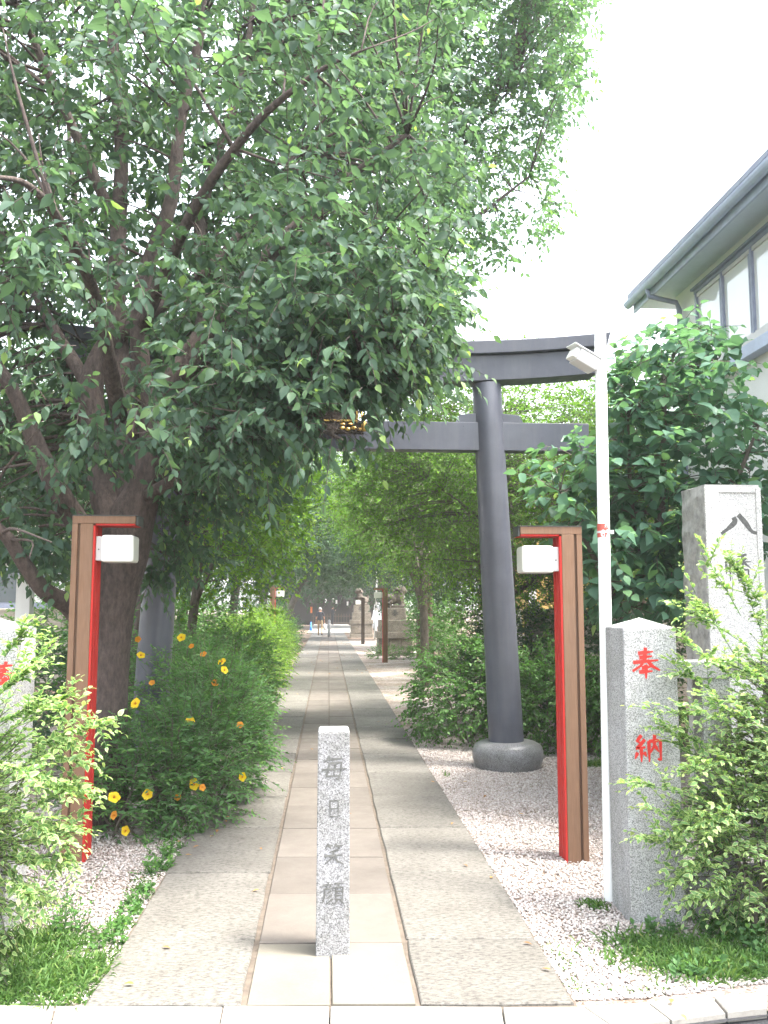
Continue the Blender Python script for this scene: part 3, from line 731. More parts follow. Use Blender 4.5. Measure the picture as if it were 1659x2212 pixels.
for yy in (yN - .5 - yE, -.02):
    for i in range(ng + 1):
        an = math.pi + math.pi * i / ng; mb.v.append((XE - XW - .0 + .062 * math.cos(an), yy, zE + .13 + .075 * math.sin(an)))
for i in range(ng): mb.f.append((i, i + 1, ng + 2 + i, ng + 1 + i))
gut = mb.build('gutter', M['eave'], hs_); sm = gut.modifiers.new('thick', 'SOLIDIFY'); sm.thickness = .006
dp = XP(1466, 625, XW - .06)
mb = MB(); mb.tube([(XE - XW, dp.y - yE, zE + .06), (XE - XW + .02, dp.y - yE, zE - .04), (-.10, dp.y - yE, zE - .12), (-.06, dp.y - yE, zE - .22), (-.06, dp.y - yE, .1)], .035, 12); mb.build('downpipe', M['frame'], hs_, smooth=True)
# window band
wt = XP(1508, 628, XW); wbm = XP(1634, 727, XW)
y_hi = wt.y; z1 = wt.z; z0 = wbm.z
cols = [XP(1568, 585, XW).y, XP(1627, 540, XW).y]
pw = (y_hi - cols[1]) / 2
ys = [y_hi - pw * k for k in range(6)]
hb(XW - .05, XW - .0005, ys[-1] - .03, y_hi + .03, z1 - .05, z1, 'window_head', 'frame', bv=.003)
hb(XW - .09, XW - .0005, ys[-1] - .03, y_hi + .05, z1 + .0005, z1 + .03, 'window_hood', 'frame', bv=.003)
hb(XW - .10, XW - .0005, ys[-1] - .06, y_hi + .06, z0 - .10, z0, 'window_sill', 'lamp_metal', bv=.004)
for k in range(5):
    a_, b_ = ys[k + 1], ys[k]
    fr = hb(XW - .055, XW - .001, b_ - .035, b_ + .0, z0 + .0005, z1 - .0505, 'window_mullion', 'frame', bv=.003)
    hb(XW - .035, XW - .0015, a_ + .05, a_ + .075, z0 + .06, z1 - .10, 'window_bar', 'frame', fr)
    hb(XW - .04, XW - .0015, a_ + .0, b_ - .036, z1 - .10, z1 - .051, 'window_rail', 'lamp_metal', fr)
    hb(XW - .04, XW - .0015, a_ + .0, b_ - .036, z0 + .001, z0 + .05, 'window_rail', 'lamp_metal', fr)
    hb(XW - .018, XW - .001, a_ + .0005, b_ - .0365, z0 + .0505, z1 - .1005, 'pane', 'glass', fr)
lo = XP(1601, 778, XW - .1)
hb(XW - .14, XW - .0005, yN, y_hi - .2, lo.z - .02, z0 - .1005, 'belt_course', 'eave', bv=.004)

# ------------------------------------------------------------------ boundary walls built of blocks, neighbours' houses
def block_wall(label, x0, x1, y, rows, name='block_wall', axis='x', bl=.40, bhh=.19, th=.12):
    o = thing(name, label, 'wall', (x0, y, 0))
    n = int((x1 - x0) / bl); bme = MB()
    bme.box(.004, bl - .004, 0, th, .003, bhh - .003); me = bme.mesh('block')
    hf = MB().box(.004, bl / 2 - .004, 0, th, .003, bhh - .003).mesh('block')
    MB().box(0, n * bl, .008, th - .008, -.2, rows * bhh - .004).build('mortar_core', M['mortar'], o)
    for r in range(rows):
        off = 0 if r % 2 == 0 else bl / 2
        xs = [(i * bl, me) for i in range(n)] if off == 0 else [(0, hf)] + [(bl / 2 + i * bl, me) for i in range(n - 1)] + [(n * bl - bl / 2, hf)]
        for (x, m_) in xs:
            b = link('block', m_, o, M['block']); b.location = (x, 0, r * bhh)
    MB().box(-.02, n * bl + .02, -.02, th + .02, rows * bhh + .0005, rows * bhh + .05).build('coping', M['block'], o, bevel=.006)
    return o
block_wall('weathered concrete block wall below the yellow building', -10.5, -4.5, 19.5, 8)
block_wall('low concrete block wall glimpsed beyond the big leaved tree', 3.0, 6.2, 13.4, 8)
yb = thing('yellow_building', 'yellow rendered building with a small dark window behind the block wall', 'building', (-13, 24, 0))
MB().box(0, 3.65, 0, 6, -.1, 3.1).build('wall', M['yellow_wall'], yb)
MB().box(2.35, 2.75, -.03, .02, 2.05, 2.55).build('window', M['glass_dark'], yb, bevel=.01)
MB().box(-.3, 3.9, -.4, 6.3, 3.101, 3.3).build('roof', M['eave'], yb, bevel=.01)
gh = thing('grey_building', 'pale grey building with a dark framed window behind the block wall', 'building', (-8.9, 23, 0))
MB().box(0, 4.0, 0, 6, -.1, 4.4).build('wall', M['cream_wall'], gh)
wf = MB().box(.45, 2.4, -.05, .02, 1.55, 2.6).build('window', M['frame'], gh, bevel=.01)
for k in range(3): MB().box(.52 + k * .62, 1.08 + k * .62, -.06, -.045, 1.72, 2.52).build('pane', M['glass'] if k else M['glass_dark'], wf)
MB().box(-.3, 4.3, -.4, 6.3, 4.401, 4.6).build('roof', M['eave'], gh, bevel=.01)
wp2 = AT(54, 1300, 8.2)
o = thing('white_pole', 'stout white square pole standing before the concrete block wall', 'pole', (wp2.x, 8.2, 0))
MB().box(-.07, .07, -.07, .07, -.2, AT(54, 1246, 8.2).z, .008, .008).build('shaft', M['white_paint'], o, bevel=.006)
MB().box(-.072, .072, -.072, .072, AT(54, 1246, 8.2).z + .0005, AT(54, 1240, 8.2).z, .03, .03).build('cap', M['white_paint'], o)
yh = thing('ochre_house', 'ochre house with white trim hidden behind the maples', 'house', (4.6, 20, 0))
MB().box(0, 6, 0, 7, -.1, 4.3).build('wall', M['yellow_wall'], yh)
MB().box(-.4, 6.4, -.4, 7.4, 4.301, 4.5).build('roof', M['roof_tile'], yh, bevel=.01)
MB().box(-.05, 0.12, -.06, -.001, -.1, 4.25).build('corner_trim', M['white_paint'], yh)
wf = MB().box(1.2, 2.8, -.06, .02, 2.6, 3.7).build('window', M['white_paint'], yh, bevel=.01)
for k in range(2): MB().box(1.27 + k * .76, 1.97 + k * .76, -.07, -.055, 2.68, 3.62).build('pane', M['glass_dark'], wf)
# white stone balusters seen beyond the torii column
wfz = thing('white_fence', 'short run of whitish stone fence posts beyond the dark torii column', 'fence', (2.75, 16.2, 0))
for k in range(4):
    MB().box(k * .34, k * .34 + .13, 0, .12, -.1, 1.55 + .1 * (k % 2), .006, .006).build('fence_post', M['stele'], wfz, bevel=.006)
MB().box(-.1, 1.35, .125, .19, .95, 1.1).build('rail', M['stele'], wfz, bevel=.006)

# ------------------------------------------------------------------ lion statues on stepped pedestals
def applied(o, name):
    dg = bpy.context.evaluated_depsgraph_get()
    me = bpy.data.meshes.new_from_object(o.evaluated_get(dg)); me.name = name
    bpy.data.objects.remove(o); return me
def remesh(mb, voxel, name):
    o = link(name, mb.mesh(name)); m = o.modifiers.new('r', 'REMESH'); m.mode = 'VOXEL'; m.voxel_size = voxel
    return applied(o, name)
def pedestal(o, tiers, cx, mat='old_stone'):
    """tiers: (x half width, depth half, z0, z1, taper, n blocks, name)"""
    for (hx, hy, z0, z1, tp, nb, nm) in tiers:
        w_ = 2 * hx / nb
        for k in range(nb):
            g = .006 if nb > 1 else 0
            x0, x1 = -hx + k * w_ + g, -hx + (k + 1) * w_ - g
            t0 = tp if k == 0 else 0; t1 = tp if k == nb - 1 else 0
            m = MB(); m.quadbox([(x0, -hy, z0), (x1, -hy, z0), (x1, hy, z0), (x0, hy, z0)],
                                [(x0 + t0, -hy + tp, z1), (x1 - t1, -hy + tp, z1), (x1 - t1, hy - tp, z1), (x0 + t0, hy - tp, z1)])
            m.build(nm, M[mat], o, bevel=.014)
def zz(x, y, Y): return AT(*z7(x, y), Y)
# first: the lion with the cub
b1 = G(*z7(1240, 872)); Y1 = b1.y
zl = lambda y: zz(1240, y, Y1).z
k1 = Y1 / 2822 / 3.0164
ped = thing('stone_pedestal', 'stepped stone pedestal of coursed blocks with an engraved character under the lion with cub', 'pedestal', (b1.x, Y1 + .6, 0), 0, 'stone pedestals along the path')
pedestal(ped, [(180 * k1, .62, -.1, zl(792), .05, 4, 'block'), (170 * k1, .58, zl(791), zl(712), .03, 3, 'block'), (178 * k1, .62, zl(710), zl(646), .0, 1, 'cornice'), (152 * k1, .54, zl(645), zl(532), .0, 1, 'plinth'), (107 * k1, .40, zl(531), zl(416), .01, 1, 'die')], 0)
s1 = zl(432) - zl(500)
glyph('inscription', 'hou', s1, .11, M['carved_shade'], ped, (-s1 / 2, -.402, zl(500)))
ml = MB(); zb = 0.0
ml.box(-.33, .33, -.2, .2, 0, .09)
ml.ball((.10, 0, .33), (.25, .17, .20), 12, 8); ml.ball((-.18, 0, .36), (.17, .16, .22), 12, 8); ml.ball((-.24, -.02, .66), (.17, .16, .18), 12, 8)
ml.ball((-.37, -.04, .62), (.09, .10, .08), 10, 6)
for a_ in range(9):
    t = a_ * .7; ml.ball((-.16 + .13 * math.cos(t), -.02 + .13 * math.sin(t), .60 + .10 * math.sin(t * 1.7)), .065, 8, 6)
for (x, y) in ((-.28, -.11), (-.20, .11)): ml.tube([(x, y, .40), (x - .02, y, .20), (x - .02, y, .1)], [.07, .055, .06], 8); ml.ball((x - .05, y, .12), (.08, .05, .045), 8, 5)
ml.ball((.22, -.12, .20), (.15, .08, .13), 10, 6); ml.ball((.14, -.15, .12), (.10, .05, .04), 8, 5)
for k in range(5): ml.ball((.33 + .03 * math.sin(k * 2), 0, .36 + k * .075), (.075, .07, .07), 8, 6)
lion_me = remesh(ml, .022, 'lion')
lion1 = thing('lion_statue', 'weathered stone guardian lion crouching over a small cub', 'statue', (b1.x, Y1 + .6, zl(416) + .002), 0, 'guardian lions')
o = link('body', lion_me, lion1, M['statue_stone'], smooth=True)
o.rotation_euler.z = math.pi; o.scale = (1.0, 1.0, .92)
mc = MB(); mc.ball((-.02, 0, .15), (.11, .06, .06), 10, 6); mc.ball((.10, -.01, .20), (.06, .055, .06), 10, 6)
for (x, y) in ((-.09, -.03), (-.09, .03), (.06, -.03), (.06, .03)): mc.tube([(x, y, .14), (x, y, 0)], [.025, .022], 8)
cub = link('cub', remesh(mc, .014, 'cub'), lion1, M['statue_stone'], smooth=True); cub.location = (-.22, -.27, .0)
# second: upright seated lion
b2 = G(*z7(914, 690)); Y2 = b2.y; k2 = Y2 / 2822 / 3.0164
z2 = lambda y: zz(914, y, Y2).z
ped2 = thing('stone_pedestal', 'panelled stone pedestal with an engraved character under the upright seated lion', 'pedestal', (b2.x, Y2 + .6, 0), 0, 'stone pedestals along the path')
pedestal(ped2, [(112 * k2, .60, -.1, z2(668), .0, 1, 'foot'), (104 * k2, .56, z2(667), z2(572), .0, 1, 'base'), (110 * k2, .6, z2(571), z2(532), .0, 1, 'cornice'), (90 * k2, .5, z2(531), z2(461), .0, 1, 'plinth'), (76 * k2, .42, z2(460), z2(388), .01, 1, 'die')], 0)
for x0, x1 in ((-.48, -.30), (-.26, .26), (.30, .48)): MB().box(x0, x1, -.575, -.5605, z2(660), z2(582)).build('panel', M['old_stone'], ped2, bevel=.006)
s1 = z2(398) - z2(448); glyph('inscription', 'ken', s1, .11, M['carved_shade'], ped2, (-s1 / 2, -.422, z2(448)))
ms = MB(); ms.box(-.34, .38, -.2, .2, 0, .07)
ms.ball((.14, 0, .26), (.24, .17, .2), 12, 8); ms.ball((-.08, 0, .45), (.16, .15, .26), 12, 8); ms.ball((-.16, 0, .76), (.17, .15, .17), 12, 8); ms.ball((-.29, 0, .72), (.08, .09, .075), 10, 6)
for a_ in range(8):
    t = a_ * .8; ms.ball((-.08 + .13 * math.cos(t), .13 * math.sin(t), .70 + .10 * math.sin(t * 1.7)), .06, 8, 6)
for y in (-.1, .1):
    ms.tube([(-.14, y, .42), (-.18, y, .22), (-.18, y, .09)], [.065, .055, .06], 8); ms.ball((-.22, y, .10), (.08, .05, .04), 8, 5); ms.ball((.18, y * 1.2, .18), (.15, .07, .12), 10, 6)
for k in range(5): ms.ball((.35, 0, .22 + k * .06), (.06, .06, .06), 8, 6)
lion2 = thing('lion_statue', 'weathered stone guardian lion sitting upright, facing the path', 'statue', (b2.x, Y2 + .6, z2(388) + .002), 0, 'guardian lions')
o = link('body', remesh(ms, .022, 'lion'), lion2, M['statue_stone'], smooth=True); hsc = (z2(222) - z2(388)) / .93; o.scale = (hsc, hsc, hsc)

# ------------------------------------------------------------------ people
def skin_body(nodes, edges, name):
    me = bpy.data.meshes.new(name); keys = list(nodes)
    me.from_pydata([nodes[k][:3] for k in keys], [(keys.index(a), keys.index(b)) for a, b in edges], [])
    o = link(name, me); o.modifiers.new('s', 'SKIN'); ss = o.modifiers.new('d', 'SUBSURF'); ss.levels = 1; ss.render_levels = 1
    sv = me.skin_vertices[0].data
    for i, k in enumerate(keys):
        r = nodes[k][3]; sv[i].radius = (r, r) if not hasattr(r, '__len__') else r
    sv[keys.index('pelvis')].use_root = True
    return applied(o, name)
M['skin'] = mat_plain('skin', (0.42, 0.23, 0.15), .6, .06)
M['hair_grey'] = mat_plain('hair_grey', (0.42, 0.40, 0.38), .8, .2, 60)
M['hair_dark'] = mat_plain('hair_dark', (0.02, 0.017, 0.015), .7)
M['shirt'] = mat_plain('shirt', (0.045, 0.047, 0.058), .85, .1)
M['khaki'] = mat_plain('khaki', (0.40, 0.29, 0.18), .85, .08)
M['shoe'] = mat_plain('shoe', (0.05, 0.035, 0.03), .6)
M['dark_cloth'] = mat_plain('dark_cloth', (0.018, 0.019, 0.025), .85, .1)
def person(label, loc, rz, height, arms, legs, mats, hair, group=None):
    """mats: top, bottom, shoe; coordinates for a body 1.70 m tall facing +y"""
    N_ = {'pelvis': (0, 0, .94, .125), 'waist': (0, .005, 1.08, .125), 'chest': (0, .01, 1.28, .145), 'nb': (0, 0, 1.42, .075), 'neck': (0, .01, 1.48, .052), 'head': (0, .025, 1.57, .088), 'crown': (0, .02, 1.655, .07)}
    E = [('pelvis', 'waist'), ('waist', 'chest'), ('chest', 'nb'), ('nb', 'neck'), ('neck', 'head'), ('head', 'crown')]
    for s, nm in ((1, 'r'), (-1, 'l')):
        el, wr, hd = arms[nm]; kn, an, to = legs[nm]
        N_['sh' + nm] = (s * .175, 0, 1.375, .068); N_['el' + nm] = (*el, .048); N_['wr' + nm] = (*wr, .032); N_['ha' + nm] = (*hd, .036)
        E += [('nb', 'sh' + nm), ('sh' + nm, 'el' + nm), ('el' + nm, 'wr' + nm), ('wr' + nm, 'ha' + nm)]
        d = (Vector(hd) - Vector(wr)).normalized()
        for f_ in range(5):
            off = Vector((0, (f_ - 2) * .016, 0)); ln = (.06, .078, .085, .078, .055)[f_]
            q = Vector(hd) + d * (ln if f_ else .045) + off * (1.4 if f_ else 2.4)
            N_['f%d%s' % (f_, nm)] = (*q, .009); E.append(('ha' + nm, 'f%d%s' % (f_, nm)))
        N_['hi' + nm] = (s * .095, 0, .86, .098); N_['kn' + nm] = (*kn, .062); N_['an' + nm] = (*an, .042); N_['to' + nm] = (*to, .035)
        E += [('pelvis', 'hi' + nm), ('hi' + nm, 'kn' + nm), ('kn' + nm, 'an' + nm), ('an' + nm, 'to' + nm)]
    me = skin_body(N_, E, 'body')
    o = thing('person', label, 'person', loc, rz, group); sc_ = height / 1.725; o.scale = (sc_,) * 3
    bo = link('body', me, o, smooth=True)
    for k in (mats[0], mats[1], mats[2], 'skin'): me.materials.append(M[k])
    for pgn in me.polygons:
        c = pgn.center
        arm = min((c - Vector(N_[k][:3])).length for k in ('elr', 'ell', 'wrr', 'wrl', 'har', 'hal')) < .12 and abs(c.x) > .15
        if c.z > 1.455: i = 3
        elif arm and mats[0] == 'shirt' and c.z < 1.16: i = 3
        elif arm and min((c - Vector(N_[k][:3])).length for k in ('har', 'hal')) < .07: i = 3
        elif c.z > .93 or (arm and c.z > .8): i = 0
        elif min((c - Vector(N_[k][:3])).length for k in ('tor', 'tol')) < .1 or c.z < .07: i = 2
        else: i = 1
        pgn.material_index = i
    mh = MB(); mh.ball((0, .012, 1.615), (.099, .108, .10), 14, 8)
    me2 = mh.mesh('hair'); bm = bmesh.new(); bm.from_mesh(me2)
    bmesh.ops.delete(bm, geom=[f for f in bm.faces if f.calc_center_median().y > .045 and f.calc_center_median().z < 1.66 or f.calc_center_median().z < 1.56], context='FACES'); bm.to_mesh(me2); bm.free()
    link('hair', me2, o, M[hair], smooth=True)
    mf = MB(); mf.ball((0, .125, 1.575), (.016, .022, .022), 8, 5)
    for s in (1, -1): mf.ball((s * .094, .02, 1.575), (.016, .026, .034), 8, 6)
    link('face_features', mf.mesh('face_features'), o, M['skin'], smooth=True)
    me_ = MB()
    for s in (1, -1): me_.ball((s * .034, .108, 1.595), (.014, .008, .007), 8, 5)
    me_.ball((0, .108, 1.525), (.028, .008, .006), 8, 5); link('eyes_and_mouth', me_.mesh('eyes_and_mouth'), o, M['hair_dark'])
    return o, sc_
def z5(x, y): return ((960 + x / 8.295) / 1.4756, (1850 + y / 8.295) / 1.4756)
pm = G(*z5(500, 1462)); hm = AT(*z5(490, 706), pm.y).z
arms = {'r': ((.235, -.03, 1.10), (.255, .05, .86), (.262, .075, .775)), 'l': ((-.235, -.05, 1.10), (-.25, .02, .87), (-.252, .04, .785))}
legs = {'l': ((-.105, .10, .50), (-.105, .08, .10), (-.115, .22, .035)), 'r': ((.10, .02, .49), (.105, -.26, .16), (.11, -.20, .035))}
man, ms_ = person('person in a dark grey shirt and khaki trousers walking away, seen from behind', (pm.x, pm.y, 0.002), 0, hm, arms, legs, ('shirt', 'khaki', 'shoe'), 'hair_grey')
M['plastic'] = mat_plain('plastic_bag', (0.80, 0.80, 0.78), .35, .03)
mb = MB(); mb.tube([(0, 0, .02), (.005, 0, -.05), (.02, 0, -.16), (.035, .0, -.30), (.04, 0, -.40), (.045, 0, -.44)], [.012, .03, .065, .085, .06, .02], 10)
o = tag(mb.build('plastic_bag', M['plastic'], None, smooth=True), 'white plastic carrier bag hanging from the hand of the walking person', 'bag')
o.location = (pm.x + .264 * ms_, pm.y + .085 * ms_, .775 * ms_)
p2 = G(*z5(830, 1187)); Y3 = 80.0; x3 = AT(*z5(825, 1187), Y3).x
arms = {'r': ((.23, .04, 1.10), (.16, .22, 1.30), (.13, .26, 1.37)), 'l': ((-.23, .03, 1.10), (-.20, .20, 1.05), (-.17, .27, 1.08))}
legs = {'l': ((-.10, .02, .50), (-.10, -.02, .09), (-.11, .11, .035)), 'r': ((.10, .0, .50), (.105, -.03, .09), (.11, .10, .035))}
person('person in dark clothes standing before the picket railing with a raised hand', (x3, Y3, 0.002), R(-75), 1.68, arms, legs, ('dark_cloth', 'dark_cloth', 'shoe'), 'hair_dark')

# ------------------------------------------------------------------ far end of the path: bollard, cone, pole, hall, van
q = G(*z5(740, 1492)); o = thing('stone_bollard', 'small round topped grey stone bollard beside the walking person', 'bollard', (q.x, q.y, 0))
hb2 = AT(*z5(740, 1035), q.y).z; r_ = 40 * q.y / 2822 / 8.295
MB().lathe([(r_ * 1.02, -.1), (r_, .3), (r_ * .97, hb2 * .80), (r_ * .9, hb2 * .815)], 20).build('shaft', M['granite_fine'], o, smooth=True)
MB().lathe([(r_ * .98, hb2 * .816), (r_ * .98, hb2 * .88), (r_ * .8, hb2 * .95), (r_ * .45, hb2 * .99), (r_ * .1, hb2)], 20).build('dome', M['granite_fine'], o, smooth=True)
M['blue'] = mat_plain('blue_plastic', (0.03, 0.16, 0.50), .5)
q = G(*z5(258, 1335)); o = thing('blue_cone', 'slim blue cone standing where the hedge ends', 'cone', (q.x, q.y, 0))
kz_ = q.y / 2822 / 8.295
MB().lathe([(34 * kz_, .02), (26 * kz_, 80 * kz_), (12 * kz_, 235 * kz_)], 16).build('cone', M['blue'], o, smooth=True)
MB().box(-42 * kz_, 42 * kz_, -42 * kz_, 42 * kz_, 0, .019).build('foot', M['blue'], o, bevel=.004)
q = G(*z7(1043, 702)); o = thing('white_pole', 'thin white pole with a thicker foot between the two lion pedestals', 'pole', (q.x, q.y, 0))
zt_ = AT(*z7(1058, 30), q.y).z; dx_ = AT(*z7(1058, 30), q.y).x - q.x
MB().tube([(0, 0, -.1), (dx_ * .38, 0, zt_ * .38)], [.075, .07], 14).build('foot', M['white_paint'], o, smooth=True)
MB().tube([(dx_ * .38, 0, zt_ * .38), (dx_, 0, zt_)], [.05, .045], 14).build('shaft', M['white_paint'], o, smooth=True)
tag(sheet('forecourt', [(-1.3, 57), (1.9, 57), (1.9, 84), (-1.3, 84)], -0.010, M['kerb']), kind='structure')  # pale strip of paving stands in for a sunlit patch of ground
hall = thing('shrine_hall', 'dark timber shrine hall with a picket railing in the deep shade', 'hall', (0.6, 86, 0))
MB().box(-6, 6, 0, .3, -.1, 5.0).build('wall', M['dark_wood'], hall)
MB().box(-6.5, 6.5, -2.2, .6, 3.2, 3.35).build('eave', M['dark_wood'], hall)
m = MB(); m.quadbox([(-7.5, -3, 3.36), (7.5, -3, 3.36), (7.5, 4, 3.36), (-7.5, 4, 3.36)], [(-4.5, .3, 6.6), (4.5, .3, 6.6), (4.5, 1, 6.6), (-4.5, 1, 6.6)]); m.build('roof', M['dark_wood'], hall)
for x in (-4.5, -2.2, -.9, 1.6, 3.4, 5.2): MB().box(x - .1, x + .1, -1.7, -1.5, -.1, 3.199).build('pillar', M['dark_wood'], hall, bevel=.01)
M['timber'] = mat_wood('old_timber', (0.08, 0.056, 0.04), (0.12, 0.085, 0.06))
for k in range(16): MB().box(-2.0 + k * .26, -1.93 + k * .26, -1.95, -1.9, .16, .98).build('picket', M['timber'], hall)
MB().box(-2.1, 2.1, -2.05, -1.8, .02, .155).build('sill_beam', M['timber'], hall, bevel=.01)
MB().box(-2.1, 2.1, -1.899, -1.86, .70, .78).build('railing_bar', M['timber'], hall)
for k, (x, z) in enumerate(((-.9, 2.0), (-.2, 2.05), (.1, 1.9), (1.15, 1.75), (2.3, 1.9))): MB().box(x, x + .16, -1.76, -1.75, z, z + .38).build('paper_slip', M['white_paint'], hall)
ol = thing('orange_banner', 'narrow orange banner on a thin stand in the shade', 'banner', (AT(*z5(268, 800), 78).x, 78, 0))
M['orange'] = mat_plain('orange_cloth', (0.75, 0.20, 0.03), .7, .35, 12)
MB().box(-.09, .09, -.008, .008, 1.08, 1.62).build('cloth', M['orange'], ol)
MB().tube([(0, .02, 0), (0, .02, 1.66)], .014, 8).build('stand', M['dark_wood'], ol)
MB().box(-.15, .15, -.1, .14, -.02, .0).build('foot', M['dark_wood'], ol)
# small white van, rear towards the path
van = thing('parked_van', 'small white van with red tail lights, mostly hidden by the white pole', 'van', (4.0, 60.5, 0), R(8))
prof = [(-1.7, .35), (1.7, .35), (1.72, .80), (1.45, .95), (1.05, 1.75), (.8, 1.85), (-1.55, 1.87), (-1.70, 1.75), (-1.72, .8)]
m = MB(); n = len(prof)
for (xx, ins) in ((-.74, 0), (-.70, 0), (.70, 0), (.74, 0)):
    for (y, z) in prof:
        k = 1.0 if z < 1.0 else .90
        m.v.append((xx * k, y, z))
for s in range(3):
    for i in range(n): j = (i + 1) % n; m.f.append((s * n + i, s * n + j, (s + 1) * n + j, (s + 1) * n + i))
m.f.append(tuple(range(n))); m.f.append(tuple(3 * n + i for i in reversed(range(n))))
m.build('body', M['white_paint'], van, bevel=.04)
MB().box(-.58, .58, -1.745, -1.70, 1.08, 1.68).build('rear_window', M['glass_dark'], van, bevel=.02)
for s in (1, -1):
    MB().box(s * .62 - .07, s * .62 + .07, -1.765, -1.70, .72, 1.02).build('tail_light', M['ink_red'], van, bevel=.01)
    m = MB(); a_, b_ = sorted((s * .655, s * .69)); m.box(a_, b_, -1.3, .9, 1.10, 1.66); m.build('side_window', M['glass_dark'], van, bevel=.01)
    for y in (-1.1, 1.1):
        wh = MB().lathe([(.24, -.08), (.27, -.06), (.27, .06), (.24, .08)], 20, (s * .66, y, .27), 'x').build('tyre', M['black'], van, smooth=True)
        MB().lathe([(.16, 0), (.15, .012)], 16, (s * .66 + (.081 if s > 0 else -.093), y, .27), 'x').build('rim', M['lamp_metal'], wh)
MB().box(-.74, .74, -1.80, -1.72, .36, .58).build('bumper', M['black'], van, bevel=.02)

# ------------------------------------------------------------------ foliage engine
def nrm(a): return a / (np.linalg.norm(a, axis=-1, keepdims=True) + 1e-9)
T_HI = np.array([(0, 0, 0), (-.40, .26, .07), (0, .30, 0), (.40, .26, .07), (-.40, .58, .05), (0, .62, -.03), (.40, .58, .05), (0, 1, -.14)], np.float32)
F_HI = np.array([(0, 3, 2), (0, 2, 1), (2, 3, 6), (2, 6, 5), (2, 5, 4), (2, 4, 1), (5, 6, 7), (5, 7, 4)])
E_HI = np.array([.5, 1, 0, 1, 1, 0, 1, .9])
T_LO = np.array([(0, 0, 0), (-.5, .42, .08), (.5, .42, .08), (0, 1, -.08)], np.float32)
F_LO = np.array([(0, 2, 3), (0, 3, 1)])
E_LO = np.array([.4, 1, 1, .8])
def leaf_geom(P, D, Nn, L, W, rnd, hi):
    T, F, Ed = (T_HI, F_HI, E_HI) if hi else (T_LO, F_LO, E_LO)
    S = np.cross(D, Nn)
    nv = len(T)
    V = P[:, None] + S[:, None] * (T[None, :, 0:1] * W[:, None, None]) + D[:, None] * (T[None, :, 1:2] * L[:, None, None]) + Nn[:, None] * (T[None, :, 2:3] * L[:, None, None])
    FF = (F[None] + (np.arange(len(P)) * nv)[:, None, None]).reshape(-1, 3)
    return V.reshape(-1, 3), FF, {'rnd': np.repeat(rnd, nv), 'edge': np.tile(Ed, len(P))}
def twigs(rng, P0, D, Ln, k, lL, lW, sag=.35, droop=.35, spread=.85, fwd=.5, opp=False, tip=.45, flat=.5, rbase=.55):
    """leaves set along twigs: returns leaf arrays and twig mid lines"""
    T = len(P0); D = nrm(D)
    t = ((np.arange(k) + .55) / k)[None, :] * np.ones((T, 1)); t = np.clip(t + rng.uniform(-.3 / k, .3 / k, t.shape), .02, 1.0)
    def at(t):
        q = P0[:, None] + D[:, None] * (Ln[:, None] * t)[..., None]
        q[..., 2] -= sag * Ln[:, None] * t * t; return q
    P = at(t)
    tan = D[:, None] - np.array([0, 0, 1.]) * (2 * sag * t)[..., None]; tan = nrm(tan)
    side = nrm(np.cross(tan, np.array([0.03, 0.05, 1.])))
    sg = np.where((np.arange(k) % 2) == 0, 1., -1.)[None, :, None]
    if opp: sg = np.where((np.arange(k) % 2) == 0, 1., -1.)[None, :, None]; 
    ld = tan * fwd + side * sg * spread + rng.normal(0, .28, P.shape); ld[..., 2] -= droop
    last = t > (1 - .8 / k)
    ld = np.where(last[..., None], tan + rng.normal(0, .15, P.shape), ld); ld = nrm(ld)
    nn = np.array([0, 0, 1.]) + rng.normal(0, flat, P.shape); nn = nn - (nn * ld).sum(-1, keepdims=True) * ld; nn = nrm(nn)
    sz = rng.uniform(.55, 1.2, t.shape) * (1 - .35 * t ** 3)
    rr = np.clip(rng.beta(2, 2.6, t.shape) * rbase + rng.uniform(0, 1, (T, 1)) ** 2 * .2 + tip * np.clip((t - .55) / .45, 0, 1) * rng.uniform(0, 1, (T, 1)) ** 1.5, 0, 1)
    fl = lambda a: a.reshape(-1, *a.shape[2:])
    lines = np.stack([at(np.full((T, 1), x))[:, 0] for x in (0, .5, 1.)], 1)
    return (fl(P), fl(ld), fl(nn), fl(sz) * lL, fl(sz) * lW, fl(rr)), lines
def twig_tubes(lines, r0, r1):
    T, K, _ = lines.shape
    tan = nrm(lines[:, -1] - lines[:, 0]); u = nrm(np.cross(tan, np.array([.2, .3, .93]))); w_ = np.cross(tan, u)
    V = []
    for j in range(K):
        r = r0 + (r1 - r0) * j / (K - 1)
        for a in (0, 2.094, 4.189): V.append(lines[:, j] + (u * math.cos(a) + w_ * math.sin(a)) * r)
    V = np.stack(V, 1)
    F = []
    for j in range(K - 1):
        for i in range(3):
            a, b = j * 3 + i, j * 3 + (i + 1) % 3
            F.append((a, b, b + 3, a + 3))
    F = np.array(F)
    return V.reshape(-1, 3), (F[None] + (np.arange(T) * 3 * K)[:, None, None]).reshape(-1, 4)
LEAF_ME = {}
